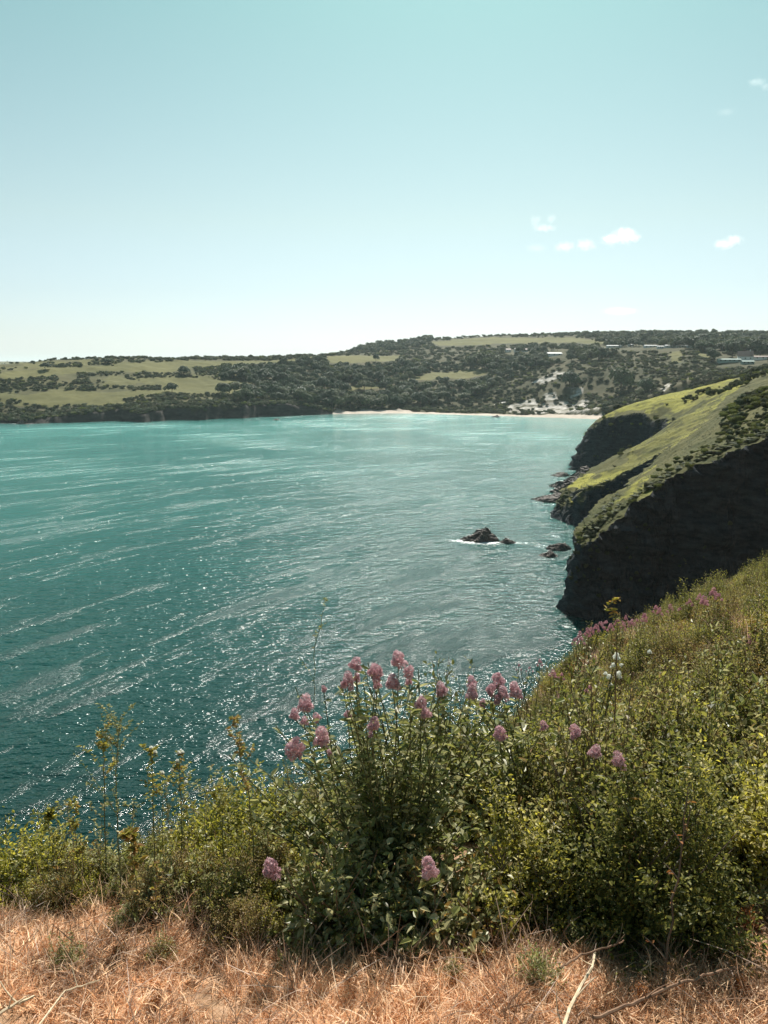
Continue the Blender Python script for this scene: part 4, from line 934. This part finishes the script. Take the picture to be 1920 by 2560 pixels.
def curve_pts(a, b, sag=.1, n=6, rng=random):
    a = Vector(a); b = Vector(b); o = Vector((rng.uniform(-1, 1), rng.uniform(-1, 1), 0)) * sag * (b - a).length
    return [a.lerp(b, i / (n - 1)) + o * math.sin(math.pi * i / (n - 1)) for i in range(n)]
def stem_leaves(pts, rng, n, ll, asp, start=.3, droop=.2):
    P = []; D = []
    m = len(pts)
    for i in range(n):
        t = rng.uniform(start, .97) * (m - 1); k = min(int(t), m - 2); p = pts[k].lerp(pts[k + 1], t - k); P.append(tuple(p))
        a = rng.uniform(0, 6.28); D.append((math.cos(a), math.sin(a), rng.uniform(-.2, .8)))
    n_ = len(P); L = rng.uniform(ll[0], ll[1], n_)
    return leaf_arrays(np.array(P), np.array(D), np.tile([0, 0, 1.], (n_, 1)) + rng.normal(0, .4, (n_, 3)), L, L * asp, .4, droop)
def valerian(name, root, heads, label, group=None, leafn=26, seed=0, extra=0, leafsize=(.03, .065), cols='pink', rad=.003):
    """heads: (px, py, width px, distance)"""
    rng = np.random.default_rng(seed); rr = random.Random(seed)
    r = bpy.data.objects.new(name, None); C.objects.link(r); r.location = root; tag(r, label, 'flowering plant', group)
    rv = Vector(root); SG = Geo(); LV = []; LF = []; off = 0
    ends = []
    for (px, py, wpx, Yd) in heads:
        c_ = Vector(W(px, py, Yd)) - rv; s = (wpx / FPX * Vector(W(px, py, Yd) ).__sub__(Vector((0, 0, EYE))).length) / .090
        mesh = (HEADS if cols == 'pink' else HEADM if cols == 'magenta' else HEADW)
        hd = obj('flower_head', mesh[rr.randrange(len(mesh))], r); hd.location = c_; hd.scale = (s, s, s * rr.uniform(.95, 1.15)); hd.rotation_euler = (rr.uniform(-.3, .3), rr.uniform(-.3, .3), rr.uniform(0, 6.28))
        ends.append(c_ - Vector((0, 0, .03 * s)))
    for k in range(extra):
        a = rr.uniform(0, 6.28); q = rr.uniform(.08, .56); ends.append(Vector((q * math.cos(a), q * math.sin(a) * .5, rr.uniform(.35, .86) - q * .35)))
    for c_ in ends:
        b0 = Vector((rr.uniform(-.08, .08), rr.uniform(-.06, .06), -.03)); pts = curve_pts(b0, c_, .10, 7, rr)
        SG.tube(pts, rad * rr.uniform(1, 1.6), rad * .55, 5)
        V, F = stem_leaves(pts, rng, leafn, leafsize, .36); LV.append(V); LF.append(F + off); off += len(V)
    obj('stem', SG.mesh('stem', [M_STEMG]), r)
    obj('foliage', mesh_np('foliage', np.concatenate(LV), np.concatenate(LF), [M_LEAFB]), r)
    return r
def c5(x, y, w, Yd): return (660 + x * .4099, 1560 + y * .4099, w * .4099, Yd)
def c6(x, y, w, Yd): return (1240 + x * .4099, 1380 + y * .4099, w * .4099, Yd)
big = [c5(*a) for a in [(560, 245, 95, 2.35), (510, 345, 95, 2.3), (565, 325, 55, 2.36), (680, 290, 115, 2.3), (690, 375, 65, 2.34), (820, 215, 118, 2.3), (885, 290, 85, 2.34), (785, 360, 110, 2.26), (880, 350, 55, 2.4),
       (255, 490, 118, 2.28), (185, 555, 75, 2.32), (245, 595, 62, 2.3), (320, 570, 62, 2.34), (350, 680, 112, 2.22), (398, 782, 42, 2.25), (190, 755, 135, 2.22), (510, 552, 55, 2.4), (670, 605, 88, 2.22), (652, 670, 42, 2.25),
       (960, 485, 92, 2.38), (985, 545, 84, 2.36), (1085, 405, 88, 2.42), (365, 395, 40, 2.45)]]
rx, ry = .02, 2.42
valerian('valerian_bush', (rx, ry, float(gz(rx, ry))), big, 'large pink valerian bush in the middle of the foreground over dark hollow stems', None, 34, 5, 120, (.016, .046), 'pink', .0028)
rx, ry = .62, 2.75
valerian('valerian_bush', (rx, ry, float(gz(rx, ry))), [c5(*a) for a in [(1265, 352, 72, 2.7), (1270, 412, 88, 2.66), (1425, 350, 112, 2.7), (1385, 402, 75, 2.66), (1455, 425, 95, 2.66), (1335, 485, 52, 2.62), (1530, 398, 95, 2.7), (1420, 460, 60, 2.64), (1560, 440, 45, 2.74)]],
         'smaller pink valerian bush right of the large one against the water', None, 22, 6, 14)
def single(px, py, w, Yd, lb, seed, cols='pink', group='single flower heads among the leaves', root_dy=.05):
    c_ = W(px, py, Yd); gx, gy = c_[0] + .02, Yd + root_dy; g_ = float(gz(gx, gy)); g_ = min(g_, c_[2] - .12)
    valerian('valerian', (gx, gy, g_), [(px, py, w, Yd)], lb, group, 14, seed, 0, (.02, .045), cols, .0025)
single(678, 2170, 50, 2.15, 'pink round valerian head at lower left beside the dry grass', 31)
single(1072, 2168, 48, 1.9, 'pink round valerian head below the dark hollow in the middle', 32)
single(1250, 1832, 38, 2.3, 'pink valerian head low on the right side of the large bush', 33)
single(*c6(290, 1060, 62, 2.42), 'pale small valerian head, left of four on the right thicket', 34)
single(*c6(480, 1095, 86, 2.3), 'pink valerian head, second from left of four on the right thicket', 35)
single(*c6(605, 1222, 88, 2.2), 'pink valerian head, third from left of four on the right thicket', 36)
single(*c6(745, 1270, 98, 2.12), 'pink valerian head, rightmost of four on the right thicket', 37)
rx, ry = .93, 3.34
valerian('white_valerian', (rx, ry, min(float(gz(rx, ry)), EYE - 2.1)), [c6(*a) for a in [(735, 635, 62, 3.3), (715, 692, 50, 3.3), (748, 745, 60, 3.3), (690, 762, 52, 3.3), (700, 810, 36, 3.3), (765, 690, 36, 3.32), (668, 740, 34, 3.32)]], 'white flowered valerian behind the tall thin stalk on the right slope', None, 10, 38, 0, (.02, .05), 'white')
single(*c6(935, 610, 42, 5.2), 'single white flower head right of the white valerian', 39, 'white', None)
sl = [(1330, 240, 55, 6.2), (1270, 290, 60, 6.0), (1240, 268, 40, 6.1), (1360, 262, 36, 6.1), (975, 340, 42, 8), (905, 390, 50, 7.2), (1065, 335, 42, 8), (830, 430, 48, 7), (860, 420, 40, 7), (640, 440, 46, 7), (560, 480, 50, 6.6), (510, 500, 46, 6.4), (700, 450, 40, 7), (610, 455, 44, 6.8), (520, 530, 36, 6.2), (780, 440, 36, 7.2), (740, 420, 36, 7.4), (580, 470, 36, 6.8), (790, 400, 34, 7.6), (670, 430, 36, 7.2),
      (1555, 525, 60, 5), (350, 735, 50, 4.6), (400, 748, 32, 4.6), (1655, 380, 50, 6), (205, 705, 22, 5), (270, 665, 36, 5.2), (140, 690, 26, 5), (1120, 350, 36, 8), (1180, 300, 36, 7.8), (545, 840, 40, 3.9), (575, 825, 40, 3.9), (1000, 350, 36, 8), (480, 535, 36, 6.2)]
for k, a in enumerate(sl):
    px, py, w, Yd = c6(*a); c_ = W(px, py, Yd); g_ = float(gz(c_[0], Yd))
    # stand each plant on the slope at the distance where its head clears the scrub
    root = (c_[0], Yd + .03, min(g_, c_[2] - .2)); w *= .95
    valerian('valerian', root, [(px, py, w, Yd), (px + 4 + k % 5, py + 9 + k % 4, w * .7, Yd + .03), (px - 8 + k % 3, py + 6 + k % 7, w * .6, Yd + .02)], 'magenta pink valerian on the slope running down to the cove', 'magenta valerians on the right slope', 8, 300 + k, 0, (.02, .05), 'magenta')

# ------------------------------------------------------------------ tall thin weeds
def weed(pts_px, Yd, label, seed, branches=6, leafn=30, ll=(.008, .02), mat=None, rad=.0024, buds=0, smat=None, bl_=.25):
    rng = np.random.default_rng(seed); rr = random.Random(seed); P = [Vector(W(px, py, Yd + .02 * i)) for i, (px, py) in enumerate(pts_px)]
    x0, y0 = P[0].x, P[0].y; root = Vector((x0, y0, min(float(gz(x0, y0)), P[0].z)))
    r = bpy.data.objects.new('tall_weed', None); C.objects.link(r); r.location = root; tag(r, label, 'weed')
    P = [root] + P[1:]; P = [p - root for p in P]
    # resample
    Q = []
    for a, b in zip(P[:-1], P[1:]):
        for t in range(5): Q.append(a.lerp(b, t / 5) + Vector((rr.gauss(0, .002), rr.gauss(0, .002), 0)))
    Q.append(P[-1]); g = Geo(); g.tube(Q, rad, rad * .35, 4); LV = []; LF = []; off = 0
    V, F = stem_leaves(Q, rng, leafn, ll, .5, .25); LV.append(V); LF.append(F); off = len(V)
    tot = (Q[-1] - Q[0]).length; tips = [Q[-1]]
    for k in range(branches):
        i = rr.randrange(int(len(Q) * .3), len(Q) - 1); a = rr.uniform(0, 6.28); l_ = tot * bl_ * rr.uniform(.3, 1) * (1.2 - i / len(Q))
        e_ = Q[i] + Vector((math.cos(a) * l_ * .7, math.sin(a) * l_ * .4, l_ * .8)); pts = curve_pts(Q[i], e_, .12, 5, rr)
        g.tube(pts, rad * .5, rad * .25, 3); tips.append(e_); V, F = stem_leaves(pts, rng, int(leafn * .6), ll, .5, .2); LV.append(V); LF.append(F + off); off += len(V)
    obj('stem', g.mesh('stem', [smat or M_STEMG]), r)
    obj('foliage', mesh_np('foliage', np.concatenate(LV), np.concatenate(LF), [mat or M_LEAFC]), r)
    for k in range(min(buds, len(tips))):
        b = obj('flower_head', HEADW[0], r); b.location = tips[k]; b.scale = (.28,) * 3
    return r
weed([(300, 2180), (290, 1980), (292, 1870), (302, 1790)], 2.35, 'tallest yellow-green leafy weed at left against the water', 1, 16, 46, (.006, .014), M_LEAFB, bl_=.42)
weed([(255, 2120), (262, 1960), (258, 1860), (250, 1830)], 2.45, 'thin weed just left of the tallest left weed', 2, 8, 30)
weed([(640, 2120), (620, 1980), (598, 1870), (585, 1785)], 2.35, 'dark leafy weed leaning left beside the pink bush', 3, 10, 36)
weed([(380, 2150), (383, 2000), (380, 1930), (378, 1870)], 2.4, 'slender green weed between the two tall left weeds', 4, 8, 26, buds=4)
weed([(450, 2120), (452, 1990), (448, 1930), (455, 1880)], 2.45, 'pale flowered weed right of the slender green weed', 5, 8, 24, buds=5)
weed([(140, 2220), (130, 2120), (120, 2060), (125, 2030)], 2.4, 'bushy brownish weed near the left edge of the cliff', 6, 12, 30, mat=M_LEAFA)
weed([(345, 2340), (340, 2200), (330, 2120), (325, 2080)], 2.1, 'russet weed rising out of the dry grass at left', 7, 8, 36, (.012, .028), M_LEAFC)
weed([(395, 2360), (385, 2280), (392, 2200), (385, 2150)], 2.05, 'bare dark weed in the dry grass right of the russet one', 8, 8, 10, mat=M_LEAFC, smat=M_STEMB)
weed([(200, 2200), (190, 2100), (185, 2050), (195, 2010)], 2.4, 'small feathery weed between the edge weed and tallest weed', 9, 9, 30)
weed([(560, 2130), (555, 2040), (560, 1990), (552, 1950)], 2.4, 'short leafy weed left of the dark leaning weed', 10, 8, 30)
weed([(786, 1900), (784, 1750), (786, 1620), (812, 1520), (815, 1498)], 2.5, 'very tall thin weed rising left of the pink flower heads', 11, 5, 10, (.006, .012), bl_=.12, rad=.0017)
weed([(1545, 1800), (1541, 1690), (1540, 1600), (1543, 1545)], 2.5, 'tall dark thin stalk on the right in front of white flowers', 12, 2, 6, (.008, .016), M_LEAFA, rad=.003, smat=M_STEMB, bl_=.15)
weed([(1543, 1590), (1545, 1560), (1530, 1530), (1516, 1520)], 2.5, 'bent leafy tip hooked over the tall dark stalk', 13, 2, 14, (.012, .026), M_LEAFC, rad=.0012, bl_=.2)
weed([(1790, 1850), (1792, 1720), (1797, 1620), (1800, 1590)], 3.0, 'thin brown stalk on the far right slope', 14, 4, 14, (.008, .016), M_LEAFA, smat=M_STEMB)
weed([(1145, 1880), (1150, 1760), (1165, 1700), (1186, 1655)], 2.6, 'thin wiry stalk between the two pink bushes', 15, 5, 8, (.006, .012), M_LEAFA, rad=.0013, smat=M_STEMB)
weed([(1885, 1760), (1890, 1680), (1880, 1600), (1878, 1590)], 4.6, 'stalk with dark pods near the right edge of the slope', 16, 4, 14, (.01, .03), M_LEAFA, smat=M_STEMB)
weed([(1650, 2540), (1665, 2400), (1700, 2150), (1720, 1975)], 1.72, 'long dark bare stalk crossing the right shrub from the dry grass', 17, 5, 5, (.01, .02), M_LEAFO, rad=.0042, smat=M_BARK, bl_=.2)

wr = random.Random(77)
for k in range(16):
    px = wr.uniform(30, 640); top = np.interp(px, [0, 300, 640], [2080, 1930, 1850]) + wr.uniform(-20, 110); b = np.interp(px, [0, 300, 640], [2240, 2160, 2080])
    weed([(px, b + 40), (px + wr.uniform(-12, 12), (b + top) / 2), (px + wr.uniform(-20, 20), top)], wr.uniform(2.3, 2.6), 'thin wispy weed among the others standing against the water at left', 500 + k, 7, wr.choice([12, 22, 30]), (.006, .016), wr.choice([M_LEAFA, M_LEAFC, M_LEAFB]), rad=.0014, smat=wr.choice([M_STEMG, M_STEMB]), bl_=.4)['group'] = 'wispy weeds against the water'
# ------------------------------------------------------------------ shrubs one can single out, dead twigs
def shrub(px, py, Yd, Rr, H, label, seed, mats, n=420, per=26, ll=(.016, .032)):
    c_ = W(px, py, Yd); z = float(gz(c_[0], Yd)); r = bpy.data.objects.new('shrub', None); C.objects.link(r); r.location = (c_[0], Yd, z); tag(r, label, 'shrub')
    obj('foliage', shrub_mesh('foliage', [mats[0]], seed, Rr, H, n, per, ll, .55, False, -.05), r)
    g = Geo(); rr = random.Random(seed)
    for k in range(34):
        a = rr.uniform(0, 6.28); e_ = Vector((math.cos(a) * Rr * rr.uniform(.3, .9), math.sin(a) * Rr * rr.uniform(.3, .9), H * rr.uniform(.4, .95)))
        g.tube(curve_pts((rr.uniform(-.04, .04), rr.uniform(-.04, .04), -.03), e_, .1, 6, rr), .0045, .0012, 4)
    obj('stem', g.mesh('stem', [mats[1]]), r); return r
shrub(1600, 2330, 2.12, .36, .52, 'dense small-leaved green shrub at lower right above the dry grass', 401, (M_LEAFD, M_BARK), 560, 52, (.009, .020))
shrub(1340, 2240, 2.2, .26, .34, 'low leafy shrub left of the dense lower right shrub', 402, (M_LEAFA, M_BARK), 300, 44, (.009, .020))
shrub(1850, 2250, 2.35, .28, .42, 'dark shadowed shrub at the right edge of the photo', 403, (M_LEAFA, M_BARK), 300, 34, (.011, .026))
shrub(850, 2290, 2.12, .24, .30, 'low green shrub below the large pink bush', 404, (M_LEAFB, M_STEMB), 200, 24, (.014, .034))
shrub(1120, 2290, 2.1, .22, .26, 'low grey-green shrub below the dark hollow of the big bush', 405, (M_LEAFB, M_STEMB), 200, 20, (.014, .034))
shrub(60, 2230, 2.55, .28, .34, 'dark green shrub at the left edge above the dry grass', 406, (M_LEAFA, M_BARK), 280, 36, (.009, .020))
shrub(600, 2090, 2.7, .28, .30, 'bright green shrub left of the large pink bush over the water', 407, (M_LEAFA, M_BARK), 300, 40, (.009, .020))
def twig(px_pts, Yd, rad, label, seed, mat):
    rr = random.Random(seed); P = []
    for (px, py, dy) in px_pts: P.append(Vector(W(px, py, Yd + dy)))
    o = P[0].copy(); g = Geo(); Q = []
    for a, b in zip(P[:-1], P[1:]):
        for t in range(6): Q.append(a.lerp(b, t / 6) - o + Vector((rr.gauss(0, .0015),) * 3))
    Q.append(P[-1] - o); g.tube(Q, rad, rad * .6, 6)
    for k in range(3):
        i = rr.randrange(2, len(Q) - 1); g.tube(curve_pts(Q[i], Q[i] + Vector((rr.uniform(-.06, .06), rr.uniform(-.02, .04), rr.uniform(.01, .07))), .1, 5, rr), rad * .5, rad * .2, 4)
    t = obj('dead_twig', g.mesh('dead_twig', [mat])); t.location = o; tag(t, label, 'twig')
M_TWP = noise_mat('bleached_wood', [(.3, (.42, .32, .20)), (.7, (.68, .56, .40))], 60); M_TWB = noise_mat('brown_wood', [(.3, (.12, .07, .045)), (.7, (.27, .17, .11))], 60)
def gtw(pts, rad, lb, seed, mat, lift=.06):
    out = []
    for (px, py) in pts:
        Yb = min((abs(W(px, py, Y_)[2] - float(gz(W(px, py, Y_)[0], Y_)) - lift), Y_) for Y_ in np.arange(1.2, 3.2, .02))[1]; out.append((px, py, Yb))
    twig(out, 0.0, rad, lb, seed, mat)
gtw([(1400, 2600), (1425, 2520), (1455, 2460), (1480, 2420), (1488, 2380)], .0048, 'pale bleached dead stem standing in the dry grass at lower right', 1, M_TWP, .10)
gtw([(1480, 2550), (1600, 2500), (1690, 2460), (1790, 2430), (1840, 2418)], .0045, 'long brown twig lying across the dry grass at lower right', 2, M_TWB, .09)
gtw([(1400, 2420), (1450, 2390), (1530, 2365), (1560, 2350)], .0030, 'thin brown twig under the dense lower right shrub', 3, M_TWB, .12)
gtw([(-20, 2545), (40, 2510), (85, 2490)], .0050, 'short pale stick at the lower left corner', 4, M_TWP, .09)
gtw([(100, 2560), (160, 2480), (250, 2450)], .0030, 'thin straw coloured stick right of the corner stick', 5, M_TWP, .08)

# ------------------------------------------------------------------ haze
g = Geo(); g.box(-15900, 15900, -700, 20500, -71, 190)
me = g.mesh('haze'); m, N, L = nmat('haze_air'); out = N.new('ShaderNodeOutputMaterial'); pv = N.new('ShaderNodeVolumePrincipled')
pv.inputs['Color'].default_value = (.80, .93, .95, 1); pv.inputs['Density'].default_value = .00006; pv.inputs['Anisotropy'].default_value = .2
L.new(pv.outputs[0], out.inputs['Volume']); me.materials.append(m); tag(obj('haze', me), 'thin bluish sea haze over the bay', None, None, 'stuff')
